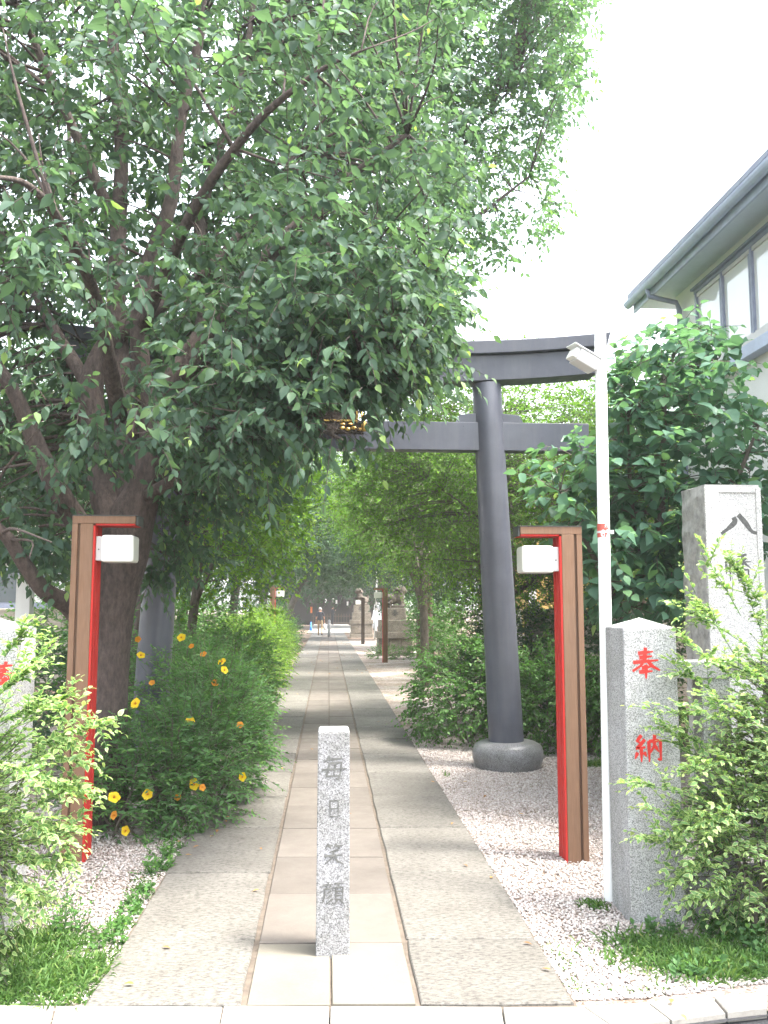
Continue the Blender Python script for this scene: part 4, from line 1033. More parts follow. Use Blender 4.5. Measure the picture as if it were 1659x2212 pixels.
def single_leaves(parent, A, idx, mat, hi=True, nvar=5):
    """leaves that show large: objects of their own, sharing meshes"""
    P, D, Nn, L, W, rnd = A
    key = mat.name
    if key not in LEAF_ME:
        LEAF_ME[key] = []
        for k in range(nvar):
            v, f, at = leaf_geom(np.zeros((1, 3)), np.array([[0, 1., 0]]), np.array([[0, 0, 1.]]), np.ones(1), np.ones(1), np.array([(k + .5) / nvar]), hi)
            me = np_mesh('leaf', v, f, at); me.materials.append(mat); LEAF_ME[key].append(me)
    for i in idx:
        me = LEAF_ME[key][min(nvar - 1, int(rnd[i] * nvar))]
        o = bpy.data.objects.new('leaf', me); COL.objects.link(o); o.parent = parent
        s = np.cross(D[i], Nn[i])
        m = Matrix.Identity(4)
        for r in range(3): m[r][0] = s[r] * W[i]; m[r][1] = D[i][r] * L[i]; m[r][2] = Nn[i][r] * L[i]; m[r][3] = P[i][r]
        o.matrix_basis = m
def build_foliage(parent, A, lines, mat, hi, wood=None, r0=.004, r1=.0015, n_single=0, name='crown'):
    P, D, Nn, L, W, rnd = A
    if n_single:
        uv = proj(P); vis = (uv[:, 0] > 10) & (uv[:, 0] < 1650) & (uv[:, 1] > 10) & (uv[:, 1] < 2200) & (uv[:, 2] > 1)
        sc_ = np.where(vis, L / uv[:, 2], 0)
        idx = np.argsort(-sc_)[:n_single]
        keep = np.ones(len(P), bool); keep[idx] = False
        single_leaves(parent, A, idx, mat, hi)
        A = tuple(a[keep] for a in A)
    v, f, at = leaf_geom(*A, hi)
    me = np_mesh(name, v, f, at); o = link(name, me, parent, mat); tag(o, kind='stuff')
    if wood is not None and lines is not None:
        v, f = twig_tubes(lines, r0, r1); tag(link('twigs', np_mesh('twigs', v, f), parent, wood), kind='stuff')
    return o
def limbs_mesh(limbs, name, mat, parent, sides=10, sm=4):
    mb = MB()
    for L_ in limbs:
        S = smooth_line(L_, sm); mb.tube([s[:3] for s in S], [max(.003, s[3]) for s in S], sides)
    return mb.build(name, mat, parent, smooth=True)
def connect(rng, limbs, C, r=.012):
    """thin branches from the limbs to each cluster"""
    pts = np.array([s for L_ in limbs for s in smooth_line(L_, 4)])
    out = []
    for c in C:
        d = np.linalg.norm(pts[:, :3] - c, axis=1) + np.where(pts[:, 2] > c[2] + .3, .6, 0)
        i = int(np.argmin(d)); a = pts[i, :3]
        m = (a + c) / 2 + np.array([rng.normal(0, .06), rng.normal(0, .06), .10 * d[i] * rng.uniform(.2, 1)])
        ra = min(r * (0.6 + .6 * min(2.0, d[i])), pts[i, 3] * .8)
        out.append([(*a, ra), (*m, ra * .7), (*c, ra * .3)])
    return out
def in_poly(u, v, poly):
    c = np.zeros(len(u), bool); n = len(poly)
    for i in range(n):
        (x1, y1), (x2, y2) = poly[i], poly[(i + 1) % n]
        cond = ((y1 > v) != (y2 > v)); xi = (x2 - x1) * (v - y1) / ((y2 - y1) + 1e-9) + x1
        c ^= cond & (u < xi)
    return c
def at_np(u, v, Y): return np.array([tuple(AT(a, b, c)) for a, b, c in zip(u, v, Y)])
def rand_dir(rng, n, up=.0):
    d = rng.normal(0, 1, (n, 3)); d[:, 2] = d[:, 2] * .7 + up; return nrm(d)

# ------------------------------------------------------------------ big cherry tree on the left
def uvl(*pts): return [(*AT(u, v, Y), r * (1.1 if v < 1150 else 1.05)) for (u, v, Y, r) in pts]
cherry = thing('cherry_tree', 'big many limbed cherry tree with drooping leaves, its trunk behind the brown lamp post', 'tree', tuple(AT(222, 1780, 6.95) * Vector((1, 1, 0)) if False else (AT(222, 1780, 6.95).x, 6.95, 0)))
CL = [
 uvl((205, 1815, 6.95, .235), (222, 1700, 6.95, .18), (228, 1500, 6.95, .158), (243, 1320, 6.95, .155), (268, 1200, 6.95, .175), (285, 1120, 6.95, .16), (310, 1060, 6.95, .13), (335, 960, 6.95, .115), (342, 880, 6.95, .105), (400, 790, 6.9, .09), (475, 680, 6.9, .078), (560, 575, 6.8, .062), (650, 480, 6.7, .045), (760, 380, 6.5, .028), (880, 290, 6.4, .014)),
 uvl((255, 1240, 6.95, .12), (235, 1100, 7.0, .115), (212, 960, 7.1, .105), (196, 840, 7.1, .09), (232, 745, 7.1, .075), (300, 690, 7.1, .06), (420, 610, 7.2, .045), (540, 480, 7.3, .03), (640, 330, 7.4, .018)),
 uvl((280, 1120, 7.0, .11), (272, 900, 7.1, .085), (252, 700, 7.2, .07), (256, 500, 7.2, .06), (262, 330, 7.2, .05), (248, 150, 7.2, .04), (235, -120, 7.2, .026), (240, -420, 7.2, .012)),
 uvl((330, 960, 6.95, .08), (302, 760, 6.8, .065), (312, 600, 6.7, .056), (368, 440, 6.6, .048), (392, 250, 6.6, .04), (440, 40, 6.6, .03), (480, -250, 6.6, .014)),
 uvl((400, 790, 6.9, .07), (440, 690, 7.2, .058), (432, 560, 7.4, .05), (450, 400, 7.6, .04), (520, 180, 7.8, .03), (560, -80, 8.0, .016)),
 uvl((240, 1230, 6.95, .10), (175, 1140, 6.8, .085), (120, 1050, 6.6, .07), (70, 940, 6.5, .058), (20, 830, 6.4, .045), (-80, 700, 6.3, .03), (-200, 560, 6.3, .015)),
 uvl((215, 1390, 6.9, .085), (150, 1310, 6.7, .07), (95, 1275, 6.5, .058), (50, 1215, 6.35, .048), (5, 1150, 6.2, .04), (-90, 1090, 6.1, .025), (-200, 1060, 6.0, .012)),
 uvl((338, 960, 6.9, .06), (470, 905, 6.6, .045), (600, 850, 6.2, .035), (730, 800, 5.9, .024), (850, 800, 5.7, .012)),
 uvl((305, 1080, 6.9, .05), (420, 1010, 6.5, .036), (545, 950, 6.0, .026), (660, 920, 5.6, .016), (740, 950, 5.3, .008)),
 uvl((475, 680, 6.9, .05), (640, 620, 6.7, .038), (800, 590, 6.5, .026), (920, 620, 6.3, .013)),
 uvl((258, 900, 7.0, .06), (205, 640, 6.2, .042), (130, 480, 5.5, .03), (60, 400, 5.0, .018), (-20, 380, 4.7, .009)),
 uvl((302, 720, 6.8, .05), (410, 470, 6.0, .036), (540, 280, 5.5, .025), (680, 160, 5.1, .014), (780, 110, 4.9, .007)),
 uvl((256, 500, 7.2, .045), (150, 260, 6.9, .034), (60, 60, 6.6, .024), (-40, -150, 6.4, .012)),
 uvl((650, 480, 6.7, .03), (720, 540, 6.2, .022), (840, 680, 6.0, .014), (930, 760, 5.9, .007)),
 uvl((196, 840, 7.1, .055), (110, 700, 7.3, .042), (40, 560, 7.5, .03), (-60, 420, 7.6, .015)),
 uvl((310, 1060, 6.95, .06), (360, 1040, 7.2, .045), (400, 1060, 7.5, .032), (400, 1130, 7.7, .02), (370, 1200, 7.9, .008)),
]
limbs_mesh(CL, 'trunk', M['bark'], cherry, 12, 5)
rng = np.random.default_rng(11)
polyA = [(-450, -450), (930, -450), (1000, -60), (990, 140), (1010, 330), (985, 520), (955, 640), (935, 715), (940, 780), (880, 830), (790, 855), (700, 905), (560, 930), (480, 990), (400, 1010), (360, 960), (300, 1000), (170, 1040), (150, 1180), (60, 1215), (-80, 1160), (-450, 1050)]
def sample_poly(rng, poly, n, yr):
    us = []; xs = np.array(poly)
    u = rng.uniform(xs[:, 0].min(), xs[:, 0].max(), n * 6); v = rng.uniform(xs[:, 1].min(), xs[:, 1].max(), n * 6)
    k = in_poly(u, v, poly); u, v = u[k][:n], v[k][:n]
    return u, v, yr(u, v, len(u))
def yA(u, v, n):
    Y = np.where(rng.uniform(0, 1, n) < .19, rng.uniform(5.2, 6.5, n), rng.uniform(7.0, 9.0, n))
    return np.where((u > 560) & (v > 560), rng.uniform(5.2, 7.0, n), Y)
u, v, Y = sample_poly(rng, polyA, 640, yA)
u2, v2, Y2_ = sample_poly(rng, [(380, 560), (960, 600), (935, 780), (800, 850), (560, 930), (380, 980)], 120, yA)
C = np.vstack([at_np(u, v, Y), at_np(u2, v2, Y2_)])
tag(limbs_mesh(connect(rng, CL, C, .011), 'branches', M['bark'], cherry, 5, 3), kind='stuff')
def cluster_twigs(rng, C, per, rad, ln, away=None, up=.05):
    n = len(C); P0 = np.repeat(C, per, 0) + rng.normal(0, rad, (n * per, 3))
    D = rand_dir(rng, n * per, up)
    if away is not None: D = nrm(D + .5 * nrm(P0 - away))
    return P0, D, rng.uniform(.55, 1.15, n * per) * ln
P0, D, Ln = cluster_twigs(rng, C, 10, .24, .36, np.array([-1.4, 7.0, 3.6]))
uvp = proj(P0); ok = in_poly(uvp[:, 0], uvp[:, 1], [(a + (15 if a > 500 else 0), b + 12) for a, b in polyA]); P0, D, Ln = P0[ok], D[ok], Ln[ok]
# drooping sprays over the path and before the gate
us, vs_, Ys = [], [], []
for (a, b, y, n) in ((560, 925, 5.5, 14), (650, 935, 5.4, 14), (700, 900, 5.5, 14), (740, 835, 5.8, 16), (820, 820, 5.8, 14), (880, 790, 5.9, 12), (470, 985, 5.8, 10), (40, 1180, 6.6, 14), (100, 1150, 6.6, 12), (20, 1090, 6.5, 12), (500, 1070, 6.2, 6), (150, 960, 6.3, 10), (230, 930, 6.3, 8), (310, 960, 6.3, 8), (390, 940, 6.2, 10), (480, 900, 5.7, 16), (620, 860, 5.8, 18), (700, 820, 5.9, 18), (600, 780, 6.0, 18), (800, 740, 6.0, 18), (880, 700, 6.1, 16), (500, 800, 6.0, 14), (700, 720, 6.2, 16), (930, 660, 6.2, 12), (110, 1000, 6.4, 10), (420, 1010, 5.9, 10), (560, 1000, 5.7, 8), (340, 1085, 7.4, 14), (400, 1110, 7.6, 14), (385, 1175, 7.8, 14), (335, 1210, 7.9, 14), (440, 1060, 7.2, 12), (420, 1190, 7.9, 8), (350, 1150, 7.6, 12), (480, 1090, 7.4, 8), (360, 1040, 7.2, 12)):
    us += list(rng.normal(a, 28, n)); vs_ += list(rng.normal(b, 18, n)); Ys += list(rng.normal(y, .2, n))
P1 = at_np(us, vs_, Ys); D1 = nrm(rng.normal(0, .5, P1.shape) + np.array([.65, -.3, -.15]))
P0 = np.vstack([P0, P1]); D = np.vstack([D, D1]); Ln = np.concatenate([Ln, rng.uniform(.25, .42, len(P1))])
nr = []
for (a, b, y, n) in ((300, 60, 4.3, 7), (350, 110, 4.3, 7), (600, 60, 4.3, 8), (660, 120, 4.3, 7), (710, 250, 4.4, 6), (110, 410, 4.3, 6), (50, 520, 4.3, 7), (20, 600, 4.3, 6), (150, 560, 4.5, 5), (560, 430, 4.5, 5), (640, 440, 4.5, 6), (470, 180, 4.4, 6), (200, 130, 4.4, 6)):
    nr += [(rng.normal(a, 30), rng.normal(b, 18), rng.normal(y, .12)) for _ in range(n)]
P2 = at_np(*np.array(nr).T); D2 = nrm(rng.normal(0, .45, P2.shape) + np.array([.45, -.35, .02]))
P0 = np.vstack([P0, P2]); D = np.vstack([D, D2]); Ln = np.concatenate([Ln, rng.uniform(.22, .4, len(P2))])
A, lines = twigs(rng, P0, D, Ln, 10, .104, .058, sag=.42, droop=.55, spread=.72, fwd=.5, tip=.6, flat=.65)
pv = proj(A[0]); kp = ~((pv[:, 0] > 686) & (pv[:, 0] < 790) & (pv[:, 1] > 880) & (pv[:, 1] < 940)) & ~((pv[:, 0] < 300) & (pv[:, 1] > 1050) & (A[0][:, 1] < 6.3)); A = tuple(q[kp] for q in A)
pl2 = proj(lines[:, 1]); lines = lines[~((pl2[:, 0] < 320) & (pl2[:, 1] > 1010) & (lines[:, 1, 1] < 6.5))]
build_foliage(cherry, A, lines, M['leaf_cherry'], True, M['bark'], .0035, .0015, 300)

# second cherry, beyond the gate, spreading over it
c2 = thing('cherry_tree', 'cherry tree beyond the torii gate with its crown spread out over the gate', 'tree', (-2.3, 11.2, 0))
C2 = [[(-2.3, 11.2, -.1, .20), (-2.25, 11.2, 1.2, .16), (-2.1, 11.2, 2.6, .14), (-1.7, 11.1, 4.0, .11), (-1.0, 11.0, 5.4, .085), (-.2, 10.9, 6.6, .06), (.6, 10.8, 7.8, .03), (1.2, 10.7, 9.0, .012)],
      [(-1.9, 11.15, 3.4, .09), (-.7, 10.9, 4.6, .065), (.5, 10.7, 5.5, .045), (1.6, 10.6, 6.3, .028), (2.5, 10.5, 7.0, .012)],
      [(-1.2, 11.0, 5.1, .06), (.1, 11.2, 6.2, .045), (1.4, 11.3, 7.4, .03), (2.4, 11.3, 8.6, .012)],
      [(-1.9, 11.2, 3.2, .09), (-2.9, 11.4, 5.0, .07), (-3.4, 11.5, 7.0, .04), (-3.6, 11.5, 9.0, .015)],
      [(-1.5, 11.1, 4.4, .06), (-1.6, 11.8, 6.4, .045), (-1.3, 12.2, 8.6, .02)],
      [(-.7, 10.9, 4.6, .04), (.6, 10.4, 4.85, .028), (1.5, 10.2, 5.2, .012)]]
limbs_mesh(C2, 'trunk', M['bark'], c2, 10, 5)
polyB = [(500, -500), (1330, -500), (1300, -40), (1255, 80), (1262, 235), (1190, 290), (1205, 390), (1225, 470), (1130, 530), (1085, 590), (1000, 600), (930, 660), (840, 690), (500, 690)]
u, v, Y = sample_poly(rng, polyB, 520, lambda u, v, n: rng.uniform(9.8, 12.2, n))
C = at_np(u, v, Y); tag(limbs_mesh(connect(rng, C2, C, .011), 'branches', M['bark'], c2, 4, 2), kind='stuff')
P0, D, Ln = cluster_twigs(rng, C, 15, .22, .40, np.array([-1.0, 11.2, 5.0]))
uvp = proj(P0); ok = in_poly(uvp[:, 0], uvp[:, 1], polyB); P0, D, Ln = P0[ok], D[ok], Ln[ok]
A, lines = twigs(rng, P0, D, Ln, 9, .105, .060, sag=.4, droop=.6, tip=.5, rbase=.6)
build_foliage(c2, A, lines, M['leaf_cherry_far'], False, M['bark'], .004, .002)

# ------------------------------------------------------------------ generic trees and shrubs
def auto_tree(name, label, x, y, h, rad, z0, mat, seed, n_cl=90, per=12, lL=.08, lW=.05, ln=.4, k=8, bark='bark2', tr=.10, group=None, lean=(0, 0), hi=False, crad=.25, droop=.4, wood=True, nlimb=7, cz=None, single=0, keep=None, rb=.6, tx=0.0):
    rg = np.random.default_rng(seed)
    x += tx; lean = (lean[0] - tx, lean[1])
    o = thing(name, label, 'tree', (x, y, 0), 0, group)
    off = np.array([x, y, 0.])
    tp = np.array([lean[0], lean[1], h * .8])
    L0 = [(0, 0, -.1, tr * 1.25), (tp[0] * .1, tp[1] * .1, h * .2, tr), (tp[0] * .4, tp[1] * .4, h * .45, tr * .8), (*(tp * .8), tr * .45), (*tp, tr * .15)]
    LL = [L0]
    rx, ry = rad if hasattr(rad, '__len__') else (rad, rad)
    c = np.array([lean[0] * .6 - tx * .4, lean[1] * .6, (z0 + h) / 2 if cz is None else cz]); rv = np.array([rx, ry, (h - z0) / 2])
    for i in range(nlimb):
        t = rg.uniform(.32, .8); a = np.array(smooth_line(L0, 4)[int(t * 16)])
        d = rand_dir(rg, 1, .25)[0]; e = c + d * rv * .8
        m = (a[:3] + e) / 2 + rg.normal(0, .12, 3) + np.array([0, 0, -.1])
        LL.append([(*a[:3], a[3] * .6), (*m, a[3] * .4), (*e, a[3] * .08)])
    limbs_mesh(LL, 'trunk', M[bark], o, 8, 4)
    d = rand_dir(rg, n_cl); rr = rg.uniform(.25, 1, (n_cl, 1)) ** .45
    C = c + d * rv * rr
    if keep is not None: C = C[keep(C + off)]
    tag(limbs_mesh(connect(rg, LL, C, .009), 'branches', M[bark], o, 4, 2), kind='stuff')
    P0, D, Ln = cluster_twigs(rg, C, per, crad, ln, c)
    A, lines = twigs(rg, P0, D, Ln, k, lL, lW, sag=.3, droop=droop, rbase=rb)
    build_foliage(o, A, lines, M[mat], hi, M[bark] if wood else None, .004, .0015)
    return o
def shrub(name, label, blobs, mat, seed, n=500, k=8, ln=.22, lL=.05, lW=.028, up=.35, hi=False, wood='bark2', sag=.25, droop=.15, cat='shrub', group=None, opp=False, tip=.5, inner=.25, rb=.55):
    """blobs: (x, y, z, rx, ry, rz); twigs point outward from the blob centres"""
    rg = np.random.default_rng(seed)
    b0 = blobs[0]; o = thing(name, label, cat, (b0[0], b0[1], 0), 0, group); off = np.array([b0[0], b0[1], 0])
    vol = np.array([b[3] * b[4] + b[4] * b[5] + b[3] * b[5] for b in blobs]); vol = vol / vol.sum()
    Ps, Ds = [], []
    st = MB()
    for b, w_ in zip(blobs, vol):
        m = int(n * w_); d = rand_dir(rg, m, .15); c = np.array(b[:3]) - off; rv = np.array(b[3:6])
        r = np.where(rg.uniform(0, 1, (m, 1)) < inner, rg.uniform(.3, .8, (m, 1)), rg.uniform(.72, 1.0, (m, 1)))
        P = c + d * rv * r; ok = P[:, 2] > .02; P, d = P[ok], d[ok]
        Ps.append(P); Ds.append(nrm(d + rg.normal(0, .35, d.shape) + np.array([0, 0, up])))
        for q in range(7):
            e = c + rand_dir(rg, 1, .5)[0] * rv * .85
            st.tube([(c[0] + rg.normal(0, rv[0] * .2), c[1] + rg.normal(0, rv[1] * .2), -.05), (c[0] * .5 + e[0] * .5, c[1] * .5 + e[1] * .5, max(.05, e[2] * .55)), tuple(e)], [.012, .009, .003], 5)
    tag(st.build('stems', M[wood], o), kind='stuff')
    P0, D = np.vstack(Ps), np.vstack(Ds)
    A, lines = twigs(rg, P0, D, rg.uniform(.6, 1.2, len(P0)) * ln, k, lL, lW, sag=sag, droop=droop, opp=opp, tip=tip, rbase=rb)
    kz = A[0][:, 2] > .005; A = tuple(a[kz] for a in A)
    build_foliage(o, A, lines, M[mat], hi, M[wood], .003, .0012, name='foliage')
    return o

# big leaved tree in front of the white house
big = thing('broadleaf_tree', 'young tree with large heart shaped leaves in front of the white house', 'tree', (2.85, 7.7, 0))
BL = [[(2.85, 7.7, -.1, .075), (2.9, 7.7, .8, .06), (2.85, 7.65, 1.7, .05), (2.95, 7.6, 2.7, .035), (3.0, 7.6, 3.7, .015)],
      [(2.88, 7.7, .9, .045), (2.5, 7.55, 1.6, .035), (2.2, 7.5, 2.2, .022), (2.0, 7.5, 2.6, .01)],
      [(2.88, 7.7, 1.1, .045), (3.3, 7.6, 1.9, .035), (3.6, 7.55, 2.7, .022), (3.8, 7.5, 3.2, .01)],
      [(2.86, 7.66, 1.7, .03), (2.6, 7.4, 2.4, .022), (2.55, 7.3, 3.2, .01)]]
limbs_mesh(BL, 'trunk', M['bark2'], big, 9, 4)
big_off = np.array(big.location)
for ch in big.children: ch.location = -Vector(big_off)
polyC = [(1330, 745), (1400, 715), (1470, 690), (1530, 690), (1590, 770), (1640, 880), (1690, 900), (1690, 1100), (1600, 1180), (1480, 1320), (1310, 1345), (1240, 1240), (1200, 1130), (1170, 1040), (1165, 990), (1250, 960), (1325, 960), (1305, 860)]
u, v, Y = sample_poly(rng, polyC, 170, lambda u, v, n: rng.uniform(6.7, 8.4, n)); C = at_np(u, v, Y)
BR = tag(limbs_mesh(connect(rng, BL, C, .009), 'branches', M['bark2'], big, 5, 3), kind='stuff'); BR.location = -Vector(big_off)
P0, D, Ln = cluster_twigs(rng, C, 6, .15, .26, np.array([2.9, 7.9, 2.0]), .15)
uvp = proj(P0); ok = in_poly(uvp[:, 0], uvp[:, 1], polyC); P0, D, Ln = P0[ok], D[ok], Ln[ok]
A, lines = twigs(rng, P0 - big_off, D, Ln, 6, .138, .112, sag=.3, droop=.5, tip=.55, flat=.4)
def bf_world(parent, A, lines, off, *a, **k):
    A2 = (A[0] + off,) + A[1:]
    return A2
Pw = A[0] + big_off
uv = proj(Pw); sc_ = np.where((uv[:, 0] > 10) & (uv[:, 0] < 1650), A[3] / uv[:, 2], 0); idx = np.argsort(-sc_)[:300]
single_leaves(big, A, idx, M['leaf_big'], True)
kp = np.ones(len(A[0]), bool); kp[idx] = False
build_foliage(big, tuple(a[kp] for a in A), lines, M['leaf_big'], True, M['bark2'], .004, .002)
for t_ in (cherry, c2):
    off = Vector(t_.location)
    for ch in t_.children: ch.location = ch.location - off

# ------------------------------------------------------------------ trees behind
q = G(*z7(1525, 1168))
auto_tree('maple_tree', 'slim grey trunked maple standing in the white gravel before the pedestal', q.x, q.y, 5.6, (2.0, 2.2), 2.2, 'leaf_maple', 21, 240, 13, .06, .042, .36, 8, tr=.085, lean=(-.1, .3), group='maples along the path')
auto_tree('maple_tree', 'maple with airy light green foliage close behind the torii tie beam', 2.55, 12.3, 5.3, (2.3, 1.3), 1.6, 'leaf_maple', 22, 460, 14, .058, .040, .34, 8, tr=.07, group='maples along the path')
auto_tree('maple_tree', 'maple with twisting dark limbs between the torii column and the white pole', 3.7, 14.0, 5.2, (1.9, 1.4), 1.5, 'leaf_maple', 23, 240, 13, .060, .042, .36, 8, tr=.08, group='maples along the path')
auto_tree('maple_tree', 'maple overhanging the path in front of the lion with cub', 2.75, 24.0, 5.8, (1.9, 2.5), 2.75, 'leaf_maple', 24, 220, 13, .075, .052, .4, 8, tr=.07, lean=(-1.3, 0), group='maples along the path', wood=False)
auto_tree('cedar_tree', 'stout red barked tree with ivy behind the maples', *(G(*z7(1625, 1000)).xy + Vector((.3, 5.2))), 9.5, (2.2, 2.2), 3.2, 'leaf_dark', 25, 130, 12, .09, .055, .45, 8, bark='bark3', tr=.24, wood=False)
# left row
auto_tree('linden_tree', 'lime green leaved tree with a slim trunk beside the left torii column', -2.05, 13.2, 5.0, (1.6, 1.6), 1.7, 'leaf_lime', 31, 170, 13, .095, .065, .38, 8, tr=.075, lean=(.4, 0), wood=True)
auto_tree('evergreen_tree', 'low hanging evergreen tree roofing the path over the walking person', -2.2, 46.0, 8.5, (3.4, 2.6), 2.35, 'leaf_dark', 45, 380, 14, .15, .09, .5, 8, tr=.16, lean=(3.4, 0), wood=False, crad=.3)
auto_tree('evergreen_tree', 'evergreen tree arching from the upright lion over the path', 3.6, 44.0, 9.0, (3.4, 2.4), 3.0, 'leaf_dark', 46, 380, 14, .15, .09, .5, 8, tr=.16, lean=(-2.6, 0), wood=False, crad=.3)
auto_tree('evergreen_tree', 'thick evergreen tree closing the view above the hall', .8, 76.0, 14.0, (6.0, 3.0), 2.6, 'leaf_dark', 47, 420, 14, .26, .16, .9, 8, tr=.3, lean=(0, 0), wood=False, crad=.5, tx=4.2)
EV = 'evergreens left of the path'
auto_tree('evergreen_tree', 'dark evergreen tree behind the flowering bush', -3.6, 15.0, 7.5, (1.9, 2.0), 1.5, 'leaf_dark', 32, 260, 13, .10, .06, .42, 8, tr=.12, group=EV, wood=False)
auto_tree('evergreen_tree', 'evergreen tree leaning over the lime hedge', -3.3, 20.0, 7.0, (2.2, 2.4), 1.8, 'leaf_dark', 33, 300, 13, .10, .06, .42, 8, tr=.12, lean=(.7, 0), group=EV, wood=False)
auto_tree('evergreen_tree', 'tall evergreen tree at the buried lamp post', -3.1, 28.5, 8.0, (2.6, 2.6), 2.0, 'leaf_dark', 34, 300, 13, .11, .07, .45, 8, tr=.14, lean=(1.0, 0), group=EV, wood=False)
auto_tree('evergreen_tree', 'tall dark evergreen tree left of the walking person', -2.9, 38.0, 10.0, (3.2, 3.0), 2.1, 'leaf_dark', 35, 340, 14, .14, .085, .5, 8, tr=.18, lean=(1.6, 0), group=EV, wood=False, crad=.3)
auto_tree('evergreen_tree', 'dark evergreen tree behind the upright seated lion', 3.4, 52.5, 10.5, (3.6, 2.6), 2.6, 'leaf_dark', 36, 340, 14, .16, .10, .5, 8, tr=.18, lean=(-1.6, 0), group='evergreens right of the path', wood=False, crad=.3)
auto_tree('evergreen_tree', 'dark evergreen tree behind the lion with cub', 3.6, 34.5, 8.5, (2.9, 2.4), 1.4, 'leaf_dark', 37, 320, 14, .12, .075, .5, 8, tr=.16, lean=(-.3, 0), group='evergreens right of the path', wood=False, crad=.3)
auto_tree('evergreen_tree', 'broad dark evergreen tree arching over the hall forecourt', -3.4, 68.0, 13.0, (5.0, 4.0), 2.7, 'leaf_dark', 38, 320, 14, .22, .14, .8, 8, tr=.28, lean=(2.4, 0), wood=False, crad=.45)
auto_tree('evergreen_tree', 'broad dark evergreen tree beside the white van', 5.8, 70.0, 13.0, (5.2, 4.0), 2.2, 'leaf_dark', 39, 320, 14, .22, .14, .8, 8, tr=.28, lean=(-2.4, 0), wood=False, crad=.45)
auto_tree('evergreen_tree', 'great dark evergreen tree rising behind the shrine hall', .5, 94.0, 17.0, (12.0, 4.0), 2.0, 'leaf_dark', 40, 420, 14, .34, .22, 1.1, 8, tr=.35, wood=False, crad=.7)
auto_tree('evergreen_tree', 'dark evergreen tree before the pale grey building', -6.2, 16.5, 6.5, (2.2, 1.6), 2.2, 'leaf_dark', 41, 200, 13, .10, .065, .45, 8, tr=.12, wood=False)
auto_tree('evergreen_tree', 'bushy evergreen tree beyond the concrete block wall', -5.2, 24.0, 9.0, (3.2, 2.6), 1.5, 'leaf_dark', 43, 300, 14, .12, .075, .5, 8, tr=.15, wood=False, crad=.3)
auto_tree('evergreen_tree', 'dark evergreen tree at the ochre house', 6.0, 16.8, 6.0, (1.7, 1.6), 1.2, 'leaf_dark', 42, 220, 13, .10, .065, .45, 8, tr=.12, wood=False)
auto_tree('evergreen_tree', 'evergreen tree filling the gap behind the slim maple', 4.6, 25.5, 7.0, (2.2, 2.2), 1.0, 'leaf_dark', 44, 260, 13, .11, .07, .45, 8, tr=.14, wood=False)

# ------------------------------------------------------------------ shrubs
hy = shrub('flowering_shrub', 'dark green shrub dotted with yellow five petalled flowers at the foot of the cherry', [(-1.18, 7.0, .30, .50, .52, .58), (-.98, 7.8, .45, .46, .7, .68), (-1.45, 6.65, .24, .38, .32, .42), (-1.25, 8.9, .5, .6, .8, .72)], 'leaf_hyper', 51, 2300, 11, .26, .068, .025, up=.45, sag=.3, droop=.05, tip=.55)
hy_off = np.array(hy.location)
petal = []
for k in range(5):
    a = 2 * math.pi * k / 5; petal.append((a,))
def flower_mesh(mat):
    P, D, Nn = [], [], []
    for k in range(5):
        a = 2 * math.pi * k / 5; d = np.array([math.cos(a), math.sin(a), .25]); P.append((0, 0, 0)); D.append(d / np.linalg.norm(d)); n_ = np.array([-math.cos(a) * .25, -math.sin(a) * .25, 1]); Nn.append(n_ / np.linalg.norm(n_))
    v, f, at = leaf_geom(np.array(P, float), np.array(D), np.array(Nn), np.full(5, .044), np.full(5, .042), np.linspace(.2, .8, 5), True)
    w5 = np.array([(0, 0, 0), (-.22, .30, .02), (0, .30, 0), (.22, .30, .02), (-.46, .72, .05), (0, .75, -.02), (.40, .80, .05), (-.05, 1.0, -.04)])
    D_, N_2 = np.array(D), np.array(Nn); S_ = np.cross(D_, N_2)
    v = (S_[:, None] * w5[None, :, 0:1] * .046 + D_[:, None] * w5[None, :, 1:2] * .042 + N_2[:, None] * w5[None, :, 2:3] * .042).reshape(-1, 3)
    me = np_mesh('flower', v, f, at); me.materials.append(mat); return me
def center_mesh():
    m = MB(); m.ball((0, 0, .006), (.007, .007, .008), 8, 5)
    for k in range(10): a = k * .628; m.tube([(0, 0, .004), (.012 * math.cos(a), .012 * math.sin(a), .018)], .0009, 3)
    me = m.mesh('stamens'); me.materials.append(M['petal_old']); return me
FM, FO, CM = flower_mesh(M['petal']), flower_mesh(M['petal_old']), center_mesh()
fl = [(785, 45, 8.0, 0), (608, 122, 7.4, 0), (597, 52, 7.6, 1), (828, 82, 7.9, 1), (880, 117, 7.8, 1), (588, 330, 6.75, 0), (820, 407, 6.9, 0), (1037, 422, 7.2, 1), (1050, 645, 6.8, 0), (842, 677, 6.55, 0), (873, 692, 6.55, 1), (640, 722, 6.42, 0), (492, 736, 6.32, 0), (545, 878, 6.30, 0), (495, 812, 6.3, 1), (770, 733, 6.5, 1), (960, 150, 7.6, 0), (968, 185, 7.5, 0), (930, 240, 7.4, 1), (657, 240, 7.0, 1)]
rf = random.Random(8)
